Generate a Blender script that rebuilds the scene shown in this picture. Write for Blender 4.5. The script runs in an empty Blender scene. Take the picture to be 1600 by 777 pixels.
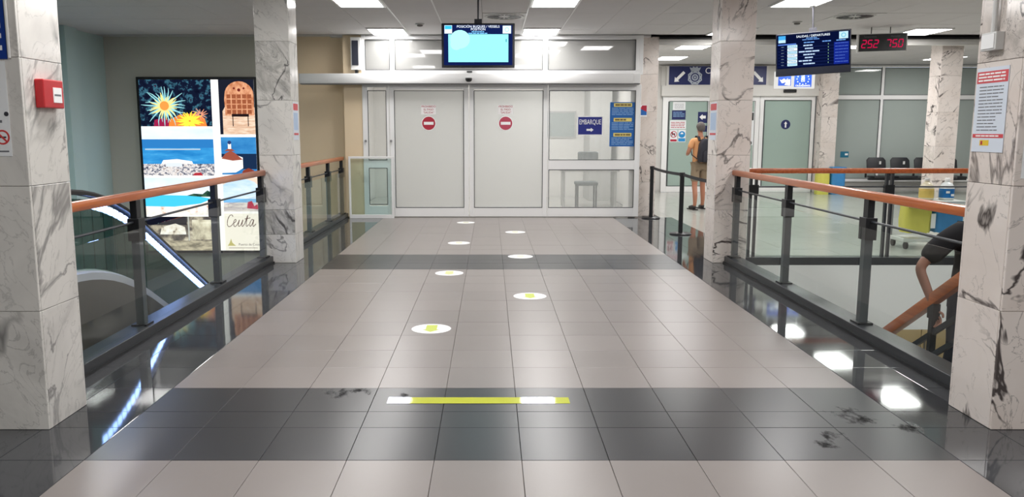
import bpy, bmesh, math, random
from mathutils import Vector, Matrix, Euler
random.seed(7)
C = bpy.context.scene.collection
SC = bpy.context.scene
PI = math.pi
R = math.radians

# ---------------------------------------------------------------- camera, world, exposure
cam_d = bpy.data.cameras.new('camera'); cam = bpy.data.objects.new('camera', cam_d); C.objects.link(cam)
cam.location = (0, 0, 1.6); cam.rotation_euler = (R(90 - 8.2415), 0, 0)
cam_d.sensor_width = 36; cam_d.lens = 1260 / 1600 * 36; cam_d.shift_x = 34 / 1600
cam_d.clip_end = 200
SC.camera = cam
w = bpy.data.worlds.new('world'); SC.world = w; w.use_nodes = True
w.node_tree.nodes['Background'].inputs[0].default_value = (0.8, 0.9, 1.0, 1)
w.node_tree.nodes['Background'].inputs[1].default_value = 0.25
SC.view_settings.view_transform = 'Standard'; SC.view_settings.look = 'None'
SC.view_settings.exposure = 0.95; SC.view_settings.gamma = 1; SC.view_settings.use_curve_mapping = False
SC.cycles.use_denoising = True
SC.cycles.max_bounces = 10; SC.cycles.diffuse_bounces = 4; SC.cycles.glossy_bounces = 4
SC.cycles.transparent_max_bounces = 16; SC.cycles.transmission_bounces = 6
SC.cycles.sample_clamp_indirect = 6.0
SC.cycles.caustics_reflective = False; SC.cycles.caustics_refractive = False
PANEL_POWER = 15.0      # ceiling light diffusers
CEIL = 3.35

# ---------------------------------------------------------------- materials
MATS = {}
def new_mat(name):
    m = bpy.data.materials.new(name); m.use_nodes = True; nt = m.node_tree; nt.nodes.clear()
    out = nt.nodes.new('ShaderNodeOutputMaterial'); MATS[name] = m
    return m, nt, out
def N(nt, t, **k):
    n = nt.nodes.new('ShaderNode' + t)
    for a, b in k.items(): setattr(n, a, b)
    return n
def L(nt, a, b): nt.links.new(a, b)
def srgb(r, g, b):
    f = lambda c: (c / 255 / 12.92) if c / 255 <= .04045 else ((c / 255 + .055) / 1.055) ** 2.4
    return (f(r), f(g), f(b), 1)
def mat(name, col, rough=.5, metal=0, spec=.5, var=0, scale=8, emit=None, power=0, bump=0, coat=0, stretch=(1, 1, 1)):
    """col = sRGB 0-255; var = noise variation of the colour"""
    if name in MATS: return MATS[name]
    m, nt, out = new_mat(name)
    b = N(nt, 'BsdfPrincipled'); L(nt, b.outputs[0], out.inputs[0])
    c = srgb(*col)
    b.inputs['Base Color'].default_value = c; b.inputs['Roughness'].default_value = rough
    b.inputs['Metallic'].default_value = metal; b.inputs['Specular IOR Level'].default_value = spec
    b.inputs['Coat Weight'].default_value = coat
    if var or bump:
        tc = N(nt, 'TexCoord'); mp = N(nt, 'Mapping'); mp.inputs['Scale'].default_value = stretch
        L(nt, tc.outputs['Object'], mp.inputs[0])
        n = N(nt, 'TexNoise'); n.inputs['Scale'].default_value = scale; n.inputs['Detail'].default_value = 5
        L(nt, mp.outputs[0], n.inputs['Vector'])
        if var:
            mx = N(nt, 'MixRGB'); mx.inputs[1].default_value = tuple(x * (1 - var) for x in c[:3]) + (1,)
            mx.inputs[2].default_value = tuple(min(1, x * (1 + var)) for x in c[:3]) + (1,)
            L(nt, n.outputs['Fac'], mx.inputs[0]); L(nt, mx.outputs[0], b.inputs['Base Color'])
        if bump:
            bp = N(nt, 'Bump'); bp.inputs['Strength'].default_value = bump; bp.inputs['Distance'].default_value = .01
            L(nt, n.outputs['Fac'], bp.inputs['Height']); L(nt, bp.outputs[0], b.inputs['Normal'])
    if emit:
        b.inputs['Emission Color'].default_value = srgb(*emit); b.inputs['Emission Strength'].default_value = power
    return m
def emis(name, col, power):
    if name in MATS: return MATS[name]
    m, nt, out = new_mat(name); e = N(nt, 'Emission'); e.inputs[0].default_value = srgb(*col); e.inputs[1].default_value = power
    L(nt, e.outputs[0], out.inputs[0]); m.cycles.emission_sampling = 'FRONT' if ('diffuser' in name or 'lamp' in name) else 'NONE'; return m

def front_fresnel(nt, ior, k):
    f = N(nt, 'Fresnel'); f.inputs[0].default_value = ior; g = N(nt, 'NewGeometry')
    inv = N(nt, 'Math', operation='SUBTRACT'); inv.inputs[0].default_value = k; L(nt, g.outputs['Backfacing'], inv.inputs[1])
    cl = N(nt, 'Math', operation='MAXIMUM'); cl.inputs[1].default_value = 0; L(nt, inv.outputs[0], cl.inputs[0])
    mu = N(nt, 'Math', operation='MULTIPLY'); L(nt, f.outputs[0], mu.inputs[0]); L(nt, cl.outputs[0], mu.inputs[1]); return mu
def glass_mat(name, tint, gloss=.9, ior=1.5):
    m, nt, out = new_mat(name)
    t = N(nt, 'BsdfTransparent'); t.inputs[0].default_value = tint + (1,)
    g = N(nt, 'BsdfGlossy'); g.inputs['Roughness'].default_value = .01
    mu = front_fresnel(nt, ior, gloss)
    mx = N(nt, 'MixShader'); L(nt, mu.outputs[0], mx.inputs[0]); L(nt, t.outputs[0], mx.inputs[1]); L(nt, g.outputs[0], mx.inputs[2])
    L(nt, mx.outputs[0], out.inputs[0]); return m
def frosted_mat(name, col, clear, trans=.5, rough=.03):
    """milky film glass: diffuse + translucent, partly see-through, with a clear glass reflection"""
    m, nt, out = new_mat(name); c = srgb(*col)
    d = N(nt, 'BsdfDiffuse'); d.inputs[0].default_value = c
    tl = N(nt, 'BsdfTranslucent'); tl.inputs[0].default_value = c
    a = N(nt, 'MixShader'); a.inputs[0].default_value = trans; L(nt, d.outputs[0], a.inputs[1]); L(nt, tl.outputs[0], a.inputs[2])
    tp = N(nt, 'BsdfTransparent')
    b = N(nt, 'MixShader'); b.inputs[0].default_value = clear; L(nt, a.outputs[0], b.inputs[1]); L(nt, tp.outputs[0], b.inputs[2])
    g = N(nt, 'BsdfGlossy'); g.inputs['Roughness'].default_value = rough
    f = front_fresnel(nt, 1.5, 1.0)
    x = N(nt, 'MixShader'); L(nt, f.outputs[0], x.inputs[0]); L(nt, b.outputs[0], x.inputs[1]); L(nt, g.outputs[0], x.inputs[2])
    L(nt, x.outputs[0], out.inputs[0]); return m

def marble_mat(name, base, base2, vein, stretch, vw, amount, rot, dark=.5):
    m, nt, out = new_mat(name)
    b = N(nt, 'BsdfPrincipled'); L(nt, b.outputs[0], out.inputs[0]); b.inputs['Roughness'].default_value = .13
    b.inputs['Specular IOR Level'].default_value = .45
    geo = N(nt, 'NewGeometry'); oi = N(nt, 'ObjectInfo')
    mul = N(nt, 'VectorMath', operation='SCALE'); mul.inputs[0].default_value = (37.0, 91.0, 53.0); L(nt, oi.outputs['Random'], mul.inputs['Scale'])
    add = N(nt, 'VectorMath', operation='ADD'); L(nt, geo.outputs['Position'], add.inputs[0]); L(nt, mul.outputs[0], add.inputs[1])
    mp = N(nt, 'Mapping'); mp.inputs['Rotation'].default_value = rot; L(nt, add.outputs[0], mp.inputs[0])
    mp2 = N(nt, 'Mapping'); mp2.inputs['Scale'].default_value = stretch; L(nt, mp.outputs[0], mp2.inputs[0])
    def noise(scale, detail, rough, dist, v):
        n = N(nt, 'TexNoise'); n.inputs['Scale'].default_value = scale; n.inputs['Detail'].default_value = detail
        n.inputs['Roughness'].default_value = rough; n.inputs['Distortion'].default_value = dist; L(nt, v, n.inputs['Vector']); return n
    def math_(op, a, bb):
        q = N(nt, 'Math', operation=op)
        for i, v in enumerate((a, bb)):
            if isinstance(v, (int, float)): q.inputs[i].default_value = v
            elif v is not None: L(nt, v, q.inputs[i])
        return q.outputs[0]
    def ridge(n, width):
        r = math_('ABSOLUTE', math_('SUBTRACT', n.outputs['Fac'], .5), None)
        mr = N(nt, 'MapRange'); mr.inputs[1].default_value = 0; mr.inputs[2].default_value = width; mr.inputs[3].default_value = 1; mr.inputs[4].default_value = 0
        L(nt, r, mr.inputs[0]); return mr.outputs[0]
    cloud = noise(1.4, 5, .55, .6, mp2.outputs[0])
    cr = N(nt, 'MapRange'); cr.inputs[1].default_value = .42; cr.inputs[2].default_value = .75; L(nt, cloud.outputs['Fac'], cr.inputs[0])
    c1 = N(nt, 'MixRGB'); c1.inputs[1].default_value = srgb(*base); c1.inputs[2].default_value = srgb(*base2); L(nt, cr.outputs[0], c1.inputs[0])
    # main veins: long, warped, of uneven width; fine veins: weaker
    wn = noise(2.6, 2, .5, 0, add.outputs[0]); wr = N(nt, 'MapRange'); wr.inputs[1].default_value = .35; wr.inputs[2].default_value = .7; wr.inputs[3].default_value = vw * .25; wr.inputs[4].default_value = vw * 1.6
    L(nt, wn.outputs['Fac'], wr.inputs[0])
    def ridge2(n, wsock, sharp):
        r = math_('ABSOLUTE', math_('SUBTRACT', n.outputs['Fac'], .5), None)
        return math_('POWER', math_('MAXIMUM', math_('SUBTRACT', 1, math_('DIVIDE', r, wsock)), 0), sharp)
    v1 = ridge2(noise(.95, 5, .52, 1.3, mp2.outputs[0]), wr.outputs[0], .8)
    v2 = ridge2(noise(2.3, 6, .58, 1.6, mp2.outputs[0]), vw * .45, 1.0)
    mask = noise(1.5, 2, .5, .2, add.outputs[0])
    mr = N(nt, 'MapRange'); mr.inputs[1].default_value = .44; mr.inputs[2].default_value = .56; L(nt, mask.outputs['Fac'], mr.inputs[0])
    vv = math_('MAXIMUM', math_('MULTIPLY', v1, mr.outputs[0]), math_('MULTIPLY', v2, .38))
    rnd = math_('ADD', math_('MULTIPLY', oi.outputs['Random'], .7), .5)
    at = N(nt, 'Attribute'); at.attribute_type = 'OBJECT'; at.attribute_name = 'tone'
    rnd = math_('ADD', rnd, math_('MULTIPLY', at.outputs['Fac'], .8))
    vv = math_('MINIMUM', math_('MULTIPLY', math_('MULTIPLY', vv, rnd), amount), .95)
    c2 = N(nt, 'MixRGB'); c2.inputs[2].default_value = srgb(*vein); L(nt, vv, c2.inputs[0]); L(nt, c1.outputs[0], c2.inputs[1])
    # heavily clouded slabs
    c3 = N(nt, 'MixRGB', blend_type='MULTIPLY'); c3.inputs[2].default_value = (dark, dark, dark * .98, 1)
    cl2 = noise(3.2, 8, .7, .8, mp2.outputs[0]); mm = N(nt, 'MapRange'); mm.inputs[1].default_value = .38; mm.inputs[2].default_value = .62
    L(nt, cl2.outputs['Fac'], mm.inputs[0])
    L(nt, math_('MULTIPLY', at.outputs['Fac'], mm.outputs[0]), c3.inputs[0]); L(nt, c2.outputs[0], c3.inputs[1])
    L(nt, c3.outputs[0], b.inputs['Base Color'])
    return m

def tile_mat(name, col, rough, spots=None):
    m, nt, out = new_mat(name)
    b = N(nt, 'BsdfPrincipled'); L(nt, b.outputs[0], out.inputs[0])
    oi = N(nt, 'ObjectInfo'); geo = N(nt, 'NewGeometry')
    c = srgb(*col)
    n = N(nt, 'TexNoise'); n.inputs['Scale'].default_value = 3; n.inputs['Detail'].default_value = 4; L(nt, geo.outputs['Position'], n.inputs['Vector'])
    sm = N(nt, 'Math', operation='ADD'); L(nt, oi.outputs['Random'], sm.inputs[0]); L(nt, n.outputs['Fac'], sm.inputs[1])
    mr = N(nt, 'MapRange'); mr.inputs[1].default_value = .3; mr.inputs[2].default_value = 1.7; mr.inputs[3].default_value = .93; mr.inputs[4].default_value = 1.07
    L(nt, sm.outputs[0], mr.inputs[0])
    mx = N(nt, 'VectorMath', operation='SCALE'); mx.inputs[0].default_value = c[:3]; L(nt, mr.outputs[0], mx.inputs['Scale'])
    last = mx.outputs[0]
    rg = N(nt, 'MapRange'); rg.inputs[3].default_value = rough * .98; rg.inputs[4].default_value = rough * 1.02; L(nt, n.outputs['Fac'], rg.inputs[0])
    L(nt, rg.outputs[0], b.inputs['Roughness'])
    if spots:     # dirt smudges: patches of dark scuff at known places on the floor
        dn = N(nt, 'TexNoise'); dn.inputs['Scale'].default_value = 14; dn.inputs['Detail'].default_value = 6; dn.inputs['Roughness'].default_value = .65
        st = N(nt, 'Mapping'); st.inputs['Scale'].default_value = (1, .55, 1); st.inputs['Rotation'].default_value = (0, 0, .5)
        L(nt, geo.outputs['Position'], st.inputs[0]); L(nt, st.outputs[0], dn.inputs['Vector'])
        acc = None
        for (x, y, r) in spots:
            ds = N(nt, 'VectorMath', operation='DISTANCE'); ds.inputs[1].default_value = (x, y, 0); L(nt, geo.outputs['Position'], ds.inputs[0])
            q = N(nt, 'MapRange'); q.inputs[1].default_value = 0; q.inputs[2].default_value = r; q.inputs[3].default_value = .27; q.inputs[4].default_value = -.3
            L(nt, ds.outputs['Value'], q.inputs[0])
            if acc is None: acc = q.outputs[0]
            else:
                a = N(nt, 'Math', operation='MAXIMUM'); L(nt, acc, a.inputs[0]); L(nt, q.outputs[0], a.inputs[1]); acc = a.outputs[0]
        a = N(nt, 'Math', operation='ADD'); L(nt, acc, a.inputs[0]); L(nt, dn.outputs['Fac'], a.inputs[1])
        th = N(nt, 'MapRange'); th.inputs[1].default_value = .60; th.inputs[2].default_value = .78; L(nt, a.outputs[0], th.inputs[0])
        m2 = N(nt, 'MixRGB'); m2.inputs[2].default_value = srgb(20, 20, 21); L(nt, th.outputs[0], m2.inputs[0]); L(nt, last, m2.inputs[1]); last = m2.outputs[0]
        sp = N(nt, 'MapRange'); sp.inputs[3].default_value = .5; sp.inputs[4].default_value = .1; L(nt, th.outputs[0], sp.inputs[0]); L(nt, sp.outputs[0], b.inputs['Specular IOR Level'])
        rr_ = N(nt, 'MapRange'); rr_.inputs[3].default_value = rough; rr_.inputs[4].default_value = .7; L(nt, th.outputs[0], rr_.inputs[0]); L(nt, rr_.outputs[0], b.inputs['Roughness'])
    L(nt, last, b.inputs['Base Color'])
    return m

def wood_mat(name, col, col2):
    m, nt, out = new_mat(name)
    b = N(nt, 'BsdfPrincipled'); L(nt, b.outputs[0], out.inputs[0]); b.inputs['Roughness'].default_value = .28; b.inputs['Coat Weight'].default_value = .4
    b.inputs['Coat Roughness'].default_value = .15
    geo = N(nt, 'NewGeometry'); mp = N(nt, 'Mapping'); mp.inputs['Scale'].default_value = (14, .9, 14); L(nt, geo.outputs['Position'], mp.inputs[0])
    n = N(nt, 'TexNoise'); n.inputs['Scale'].default_value = 2.2; n.inputs['Detail'].default_value = 8; n.inputs['Distortion'].default_value = .6; L(nt, mp.outputs[0], n.inputs['Vector'])
    mr = N(nt, 'MapRange'); mr.inputs[1].default_value = .35; mr.inputs[2].default_value = .65; L(nt, n.outputs['Fac'], mr.inputs[0])
    x = N(nt, 'MixRGB'); x.inputs[1].default_value = srgb(*col); x.inputs[2].default_value = srgb(*col2); L(nt, mr.outputs[0], x.inputs[0]); L(nt, x.outputs[0], b.inputs['Base Color'])
    return m

def photo_mat(name, stops, scale, stretch, power, axis='Z'):
    """backlit print: a noise looked up in a colour ramp (waves, town roofs, foliage ...)"""
    m, nt, out = new_mat(name)
    e = N(nt, 'Emission'); e.inputs[1].default_value = power; L(nt, e.outputs[0], out.inputs[0])
    geo = N(nt, 'NewGeometry'); mp = N(nt, 'Mapping'); mp.inputs['Scale'].default_value = stretch; L(nt, geo.outputs['Position'], mp.inputs[0])
    n = N(nt, 'TexNoise'); n.inputs['Scale'].default_value = scale; n.inputs['Detail'].default_value = 7; n.inputs['Roughness'].default_value = .62; L(nt, mp.outputs[0], n.inputs['Vector'])
    cr = N(nt, 'ValToRGB'); el = cr.color_ramp.elements; m.cycles.emission_sampling = 'NONE'
    while len(el) > 1: el.remove(el[-1])
    el[0].position = stops[0][0]; el[0].color = srgb(*stops[0][1])
    for p, c in stops[1:]:
        k = el.new(p); k.color = srgb(*c)
    L(nt, n.outputs['Fac'], cr.inputs[0]); L(nt, cr.outputs[0], e.inputs[0]); return m

M_white = mat('white_aluminium', (240, 240, 240), .28, 0, .5)
M_offwhite = mat('off_white_paint', (212, 210, 206), .55)
M_ceil = mat('ceiling_tile_paint', (205, 203, 203), .75, var=.03, scale=3)
M_ceilgap = mat('ceiling_void', (120, 118, 118), .9)
M_tee = mat('white_tee_bar', (235, 235, 235), .4)
M_beige = mat('beige_wall_paint', (228, 207, 175), .6, var=.02, scale=1.5)
M_olive = mat('grey_beige_paint', (196, 194, 182), .65, var=.03, scale=1)  # board wall is the same beige; its unlit look is put into this colour
M_bluelit_wall = mat('pale_blue_green_paint', (184, 208, 206), .6, var=.03, scale=1)  # bluish daylight on the side wall put into its paint colour
M_grey = mat('grey_plaster', (168, 168, 165), .7)
M_black = mat('black_metal', (30, 31, 34), .38, .3)
M_char = mat('charcoal_post_metal', (44, 47, 52), .4, .2)
M_curb = mat('dark_granite_curb', (40, 42, 46), .33, var=.25, scale=60)
M_rubber = mat('black_rubber', (17, 17, 18), .5)
M_wood = wood_mat('varnished_wood', (196, 108, 54), (170, 86, 40))
M_glass = glass_mat('railing_glass', (.955, .985, .968))
M_escglass = glass_mat('escalator_tinted_glass', (.30, .42, .39))
M_frost = frosted_mat('frosted_door_glass', (228, 229, 227), .32, .35)
M_frost2 = frosted_mat('lightly_frosted_glass', (226, 230, 228), .80, .4)
M_frost3 = frosted_mat('transom_frosted_glass', (176, 176, 174), .2, .4)
M_frostg = frosted_mat('sea_green_frosted_glass', (186, 206, 197), .12, .2)
M_frosth = frosted_mat('grey_frosted_window', (180, 190, 186), .1, .2)
M_clear = glass_mat('clear_low_glass', (.90, .96, .95))
M_steel = mat('brushed_steel', (170, 170, 172), .3, .9)
M_gray_pl = mat('light_grey_plastic', (205, 205, 203), .45)
M_red = mat('red_plastic', (190, 30, 38), .35)
M_navy = mat('navy_sign', (26, 36, 92), .4)
M_royal = mat('blue_sign', (30, 40, 128), .35)
M_poster_blue = mat('bright_blue_print', (22, 98, 176), .4)
M_paper = mat('white_paper', (236, 238, 240), .45)
M_signwhite = mat('white_print', (246, 246, 246), .5)
M_stickred = mat('crimson_sticker', (176, 30, 56), .4)
M_yellow = mat('yellow_print', (232, 214, 120), .5)
M_ink = mat('grey_ink', (110, 112, 118), .6)
M_inkdark = mat('dark_ink', (50, 50, 58), .6)
M_inkblue = mat('pale_blue_ink', (140, 180, 220), .6)
M_inkred = mat('red_ink', (178, 60, 74), .6)
M_cyan = mat('cyan_print', (30, 140, 205), .5)
M_lamp = emis('light_panel_diffuser', (254, 252, 250), PANEL_POWER)
M_led = emis('blue_white_led', (150, 178, 255), 7)
MB_L = marble_mat('cool_white_marble', (222, 219, 214), (206, 203, 199), (104, 102, 102), (2.1, 2.1, .42), .034, .75, (.55, .55, .2), .5)
MB_R = marble_mat('warm_white_marble', (226, 217, 211), (214, 202, 194), (56, 48, 48), (1.3, 1.3, .9), .020, 1.2, (.5, -.6, .2), .5)
STAINS = [(-.95, 4.80, .30), (-.82, 4.86, .22), (1.83, 4.10, .24), (2.06, 4.40, .34), (2.30, 4.22, .22), (1.75, 3.98, .18), (-.52, 4.76, .10)]
M_tl = tile_mat('polished_light_tile', (134, 127, 124), .30)
M_td = tile_mat('worn_dark_tile', (48, 49, 52), .28, STAINS)
M_tb = tile_mat('polished_dark_border_tile', (60, 61, 64), .05, STAINS)
M_th = tile_mat('hall_light_tile', (172, 172, 166), .2)
M_tlow = tile_mat('lower_hall_tile', (176, 160, 132), .25)
M_grout = mat('dark_grout', (70, 66, 64), .7)

# ---------------------------------------------------------------- mesh helpers
class MB:
    def __init__(s): s.v = []; s.f = []
    def box(s, x0, x1, y0, y1, z0, z1):
        if x0 > x1: x0, x1 = x1, x0
        if y0 > y1: y0, y1 = y1, y0
        if z0 > z1: z0, z1 = z1, z0
        k = len(s.v)
        s.v += [(x, y, z) for z in (z0, z1) for x, y in ((x0, y0), (x1, y0), (x1, y1), (x0, y1))]
        s.f += [tuple(k + i for i in q) for q in ((3, 2, 1, 0), (4, 5, 6, 7), (0, 1, 5, 4), (1, 2, 6, 5), (2, 3, 7, 6), (3, 0, 4, 7))]
        return s
    def poly(s, pts):
        k = len(s.v); s.v += [tuple(p) for p in pts]; s.f.append(tuple(range(k, k + len(pts)))); return s
    def prism(s, pts, d):
        """pts: a closed planar outline, d: extrusion vector"""
        k = len(s.v); n = len(pts); d = Vector(d)
        s.v += [tuple(p) for p in pts] + [tuple(Vector(p) + d) for p in pts]
        s.f.append(tuple(k + i for i in range(n))); s.f.append(tuple(k + n + i for i in reversed(range(n))))
        for i in range(n): s.f.append((k + i, k + n + i, k + n + (i + 1) % n, k + (i + 1) % n))
        return s
    def tube(s, path, r, seg=10, sx=1, cap=True):
        path = [Vector(p) for p in path]; n = len(path); k = len(s.v)
        rr = r if isinstance(r, (list, tuple)) else [r] * n
        for i, p in enumerate(path):
            t = (path[min(i + 1, n - 1)] - path[max(i - 1, 0)]).normalized()
            u = t.cross(Vector((0, 0, 1)))
            u = Vector((1, 0, 0)) if u.length < 1e-4 else u.normalized()
            vv = u.cross(t).normalized()
            for j in range(seg):
                a = 2 * PI * j / seg
                s.v.append(tuple(p + u * (math.cos(a) * rr[i] * sx) + vv * (math.sin(a) * rr[i])))
        for i in range(n - 1):
            for j in range(seg):
                a = k + i * seg + j; b = k + i * seg + (j + 1) % seg
                s.f.append((a, b, b + seg, a + seg))
        if cap:
            s.f.append(tuple(k + j for j in reversed(range(seg)))); s.f.append(tuple(k + (n - 1) * seg + j for j in range(seg)))
        return s
    def sweep(s, path, prof):
        """profile (x = sideways, z = up) carried along a path in the YZ plane"""
        path = [Vector(p) for p in path]; n = len(path); k = len(s.v); m = len(prof)
        for i, p in enumerate(path):
            t = (path[min(i + 1, n - 1)] - path[max(i - 1, 0)]).normalized()
            u = t.cross(Vector((0, 0, 1))).normalized(); vv = u.cross(t).normalized()
            for (a, b) in prof: s.v.append(tuple(p + u * a + vv * b))
        for i in range(n - 1):
            for j in range(m):
                a = k + i * m + j; b = k + i * m + (j + 1) % m
                s.f.append((a, b, b + m, a + m))
        s.f.append(tuple(k + j for j in reversed(range(m)))); s.f.append(tuple(k + (n - 1) * m + j for j in range(m)))
        return s
    def lathe(s, c, prof, seg=24):
        k = len(s.v); m = len(prof)
        for i in range(seg):
            a = 2 * PI * i / seg
            for (r, z) in prof: s.v.append((c[0] + r * math.cos(a), c[1] + r * math.sin(a), c[2] + z))
        for i in range(seg):
            for j in range(m - 1):
                a = k + i * m + j; b = k + ((i + 1) % seg) * m + j
                s.f.append((a, b, b + 1, a + 1))
        s.f.append(tuple(k + i * m for i in reversed(range(seg)))); s.f.append(tuple(k + i * m + m - 1 for i in range(seg)))
        return s
    def disc(s, c, r, axis='y', seg=28, d=.002, sx=1, inner=0):
        """flat coin; axis = direction of its thickness (towards minus axis, or up for z)"""
        def P(a, q):
            x, y = math.cos(a) * q * sx, math.sin(a) * q
            if axis == 'y': return (c[0] + x, c[1], c[2] + y)
            if axis == 'x': return (c[0], c[1] + x, c[2] + y)
            return (c[0] + x, c[1] + y, c[2])
        e = {'y': Vector((0, -d, 0)), 'x': Vector((-d, 0, 0)), 'z': Vector((0, 0, d))}[axis]
        if not inner:
            return s.prism([P(2 * PI * i / seg, r) for i in range(seg)], e)
        for i in range(seg):
            a, b = 2 * PI * i / seg, 2 * PI * (i + 1) / seg
            s.prism([P(a, inner), P(a, r), P(b, r), P(b, inner)], e)
        return s

def root_loc(p):
    l = Vector((0, 0, 0))
    while p is not None: l += p.location; p = p.parent
    return l
def tag(o, label=None, cat=None, group=None, kind=None):
    if label: o['label'] = label
    if cat: o['category'] = cat
    if group: o['group'] = group
    if kind: o['kind'] = kind
    return o
def thing(name, label, cat, loc=(0, 0, 0), group=None, rot=None, kind=None):
    o = bpy.data.objects.new(name, None); C.objects.link(o); o.location = loc; o.empty_display_size = .1
    if rot: o.rotation_euler = rot
    return tag(o, label, cat, group, kind)
def obj(name, mb, m, parent=None, loc=None, local=False, bevel=0, smooth=False, label=None, cat=None, group=None, kind=None):
    """one mesh object. Vertices are given in world space (shifted to the parent's base or to loc) unless local=True"""
    me = bpy.data.meshes.new(name)
    off = Vector((0, 0, 0))
    if not local:
        off = root_loc(parent) if parent is not None else Vector(loc or (0, 0, 0))
    me.from_pydata([(v[0] - off.x, v[1] - off.y, v[2] - off.z) for v in mb.v], [], mb.f)
    bm = bmesh.new(); bm.from_mesh(me); 
    if len(bm.faces) > 1: bmesh.ops.recalc_face_normals(bm, faces=bm.faces)
    if bevel:
        es = [e for e in bm.edges if len(e.link_faces) == 2 and e.calc_face_angle(0) > .6]
        bmesh.ops.bevel(bm, geom=es, offset=bevel, segments=2, affect='EDGES', profile=.5)
    bm.to_mesh(me); bm.free()
    if smooth:
        for p in me.polygons: p.use_smooth = True
        me.set_sharp_from_angle(angle=R(40))
    me.materials.append(m)
    o = bpy.data.objects.new(name, me); C.objects.link(o)
    if parent is not None: o.parent = parent
    elif loc: o.location = loc
    return tag(o, label, cat, group, kind)
def B(*a): return MB().box(*a)
def struct(name, mb, m, parent=None, label=None, **k):
    return obj(name, mb, m, parent, kind='structure' if parent is None else None, label=label, **k)
def children(o): return [c for c in bpy.data.objects if c.parent == o]
KIDS = {}
def copy_tree(o, parent=None):
    c = o.copy(); C.objects.link(c)
    if parent is not None: c.parent = parent
    for ch in KIDS.get(o.name) or list(o.children): copy_tree(ch, c)
    return c

def text(name, s, size, pos, m, parent=None, rot=(PI / 2, 0, 0), align='CENTER', local=False, sx=1, ext=.0008, shear=0, spacing=1):
    cu = bpy.data.curves.new(name, 'FONT'); cu.body = s; cu.size = size; cu.align_x = align; cu.align_y = 'CENTER'; cu.extrude = ext
    cu.shear = shear; cu.space_character = spacing; cu.resolution_u = 3
    t = bpy.data.objects.new(name, cu); C.objects.link(t)
    dg = bpy.context.evaluated_depsgraph_get(); me = bpy.data.meshes.new_from_object(t.evaluated_get(dg))
    bpy.data.objects.remove(t); bpy.data.curves.remove(cu)
    off = Vector((0, 0, 0)) if local else (root_loc(parent) if parent is not None else Vector((0, 0, 0)))
    me.transform(Matrix.Translation(Vector(pos) - off) @ Euler(rot).to_matrix().to_4x4() @ Matrix.Diagonal((sx, 1, 1, 1)))
    me.materials.clear(); me.materials.append(m)
    o = bpy.data.objects.new(name, me); C.objects.link(o)
    if parent is not None: o.parent = parent
    return o
def yrect(mb, x0, x1, z0, z1, y, d=.0015): return mb.box(x0, x1, y - d, y, z0, z1)
def lines(x0, x1, z0, z1, n, y, h=.35, seed=1, d=.001):
    """rows of unreadable small print on a face turned to -Y"""
    rr = random.Random(seed); mb = MB(); st = (z1 - z0) / n
    for i in range(n):
        z = z1 - (i + .5) * st; x = x0
        end = x1 - (x1 - x0) * (rr.random() * .35 if rr.random() < .4 else 0)
        while x < end - .004:
            wd = min(rr.uniform(.12, .35) * (x1 - x0), end - x); mb.box(x, x + wd, y - d, y, z - st * h / 2, z + st * h / 2); x += wd + (x1 - x0) * .03
    return mb
def lines_x(y0, y1, z0, z1, n, x, h=.35, seed=1, d=.001):
    mb = lines(-y0, -y1, z0, z1, n, 0, h, seed, d) if -y0 < -y1 else lines(-y1, -y0, z0, z1, n, 0, h, seed, d)
    mb.v = [(x + v[1], -v[0], v[2]) for v in mb.v]; return mb
def arrow(mb, c, ang, ln, wd, hw, hl, y, d=.0015):
    """arrow on a face turned to -Y, centred at c=(x,z) pointing at ang"""
    pts = [(-ln / 2, -wd / 2), (ln / 2 - hl, -wd / 2), (ln / 2 - hl, -hw / 2), (ln / 2, 0), (ln / 2 - hl, hw / 2), (ln / 2 - hl, wd / 2), (-ln / 2, wd / 2)]
    ca, sa = math.cos(ang), math.sin(ang)
    return mb.prism([(c[0] + ca * a - sa * b, y, c[1] + sa * a + ca * b) for a, b in pts], (0, -d, 0))

# ---------------------------------------------------------------- setting: floor
PX0, PX1 = -2.0, 2.31; TW = (PX1 - PX0) / 10
fl = MB()
fl.box(-2.78, 2.93, -4, 15.15, -.30, -.012)           # walkway
fl.box(-7.2, -2.78, -4, 4.65, -.30, -.012)            # landing of the moving stairs
fl.box(2.93, 14, -4, 5.2, -.30, -.012).box(3.78, 6.6, 5.2, 5.63, -.30, -.012)                # landing of the stairs
fl.box(2.93, 14, 10.27, 21.7, -.30, -.012)            # hall beyond the stairwell
fl.box(6.6, 14, 5.2, 10.27, -.30, -.012)
fl.box(-2.9, 2.93, 15.15, 20.2, -.30, -.012)          # room behind the doors
floor = struct('floor', fl, M_grout, label='polished terminal floor of light and dark grey tiles')
GAP = .0022
TILES = {}
def tile_mesh(wd, ln, m):
    k = (round(wd, 3), round(ln, 3), m.name)
    if k not in TILES:
        me = bpy.data.meshes.new('floor_tile'); mb = B(-wd / 2 + GAP / 2, wd / 2 - GAP / 2, -ln / 2 + GAP / 2, ln / 2 - GAP / 2, -.012, 0)
        me.from_pydata(mb.v, [], mb.f); bm = bmesh.new(); bm.from_mesh(me); bmesh.ops.recalc_face_normals(bm, faces=bm.faces)
        es = [e for e in bm.edges if all(v.co.z > -.001 for v in e.verts)]
        bmesh.ops.bevel(bm, geom=es, offset=.0015, segments=1, affect='EDGES')
        bm.to_mesh(me); bm.free(); me.materials.append(m); TILES[k] = me
    return TILES[k]
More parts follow.
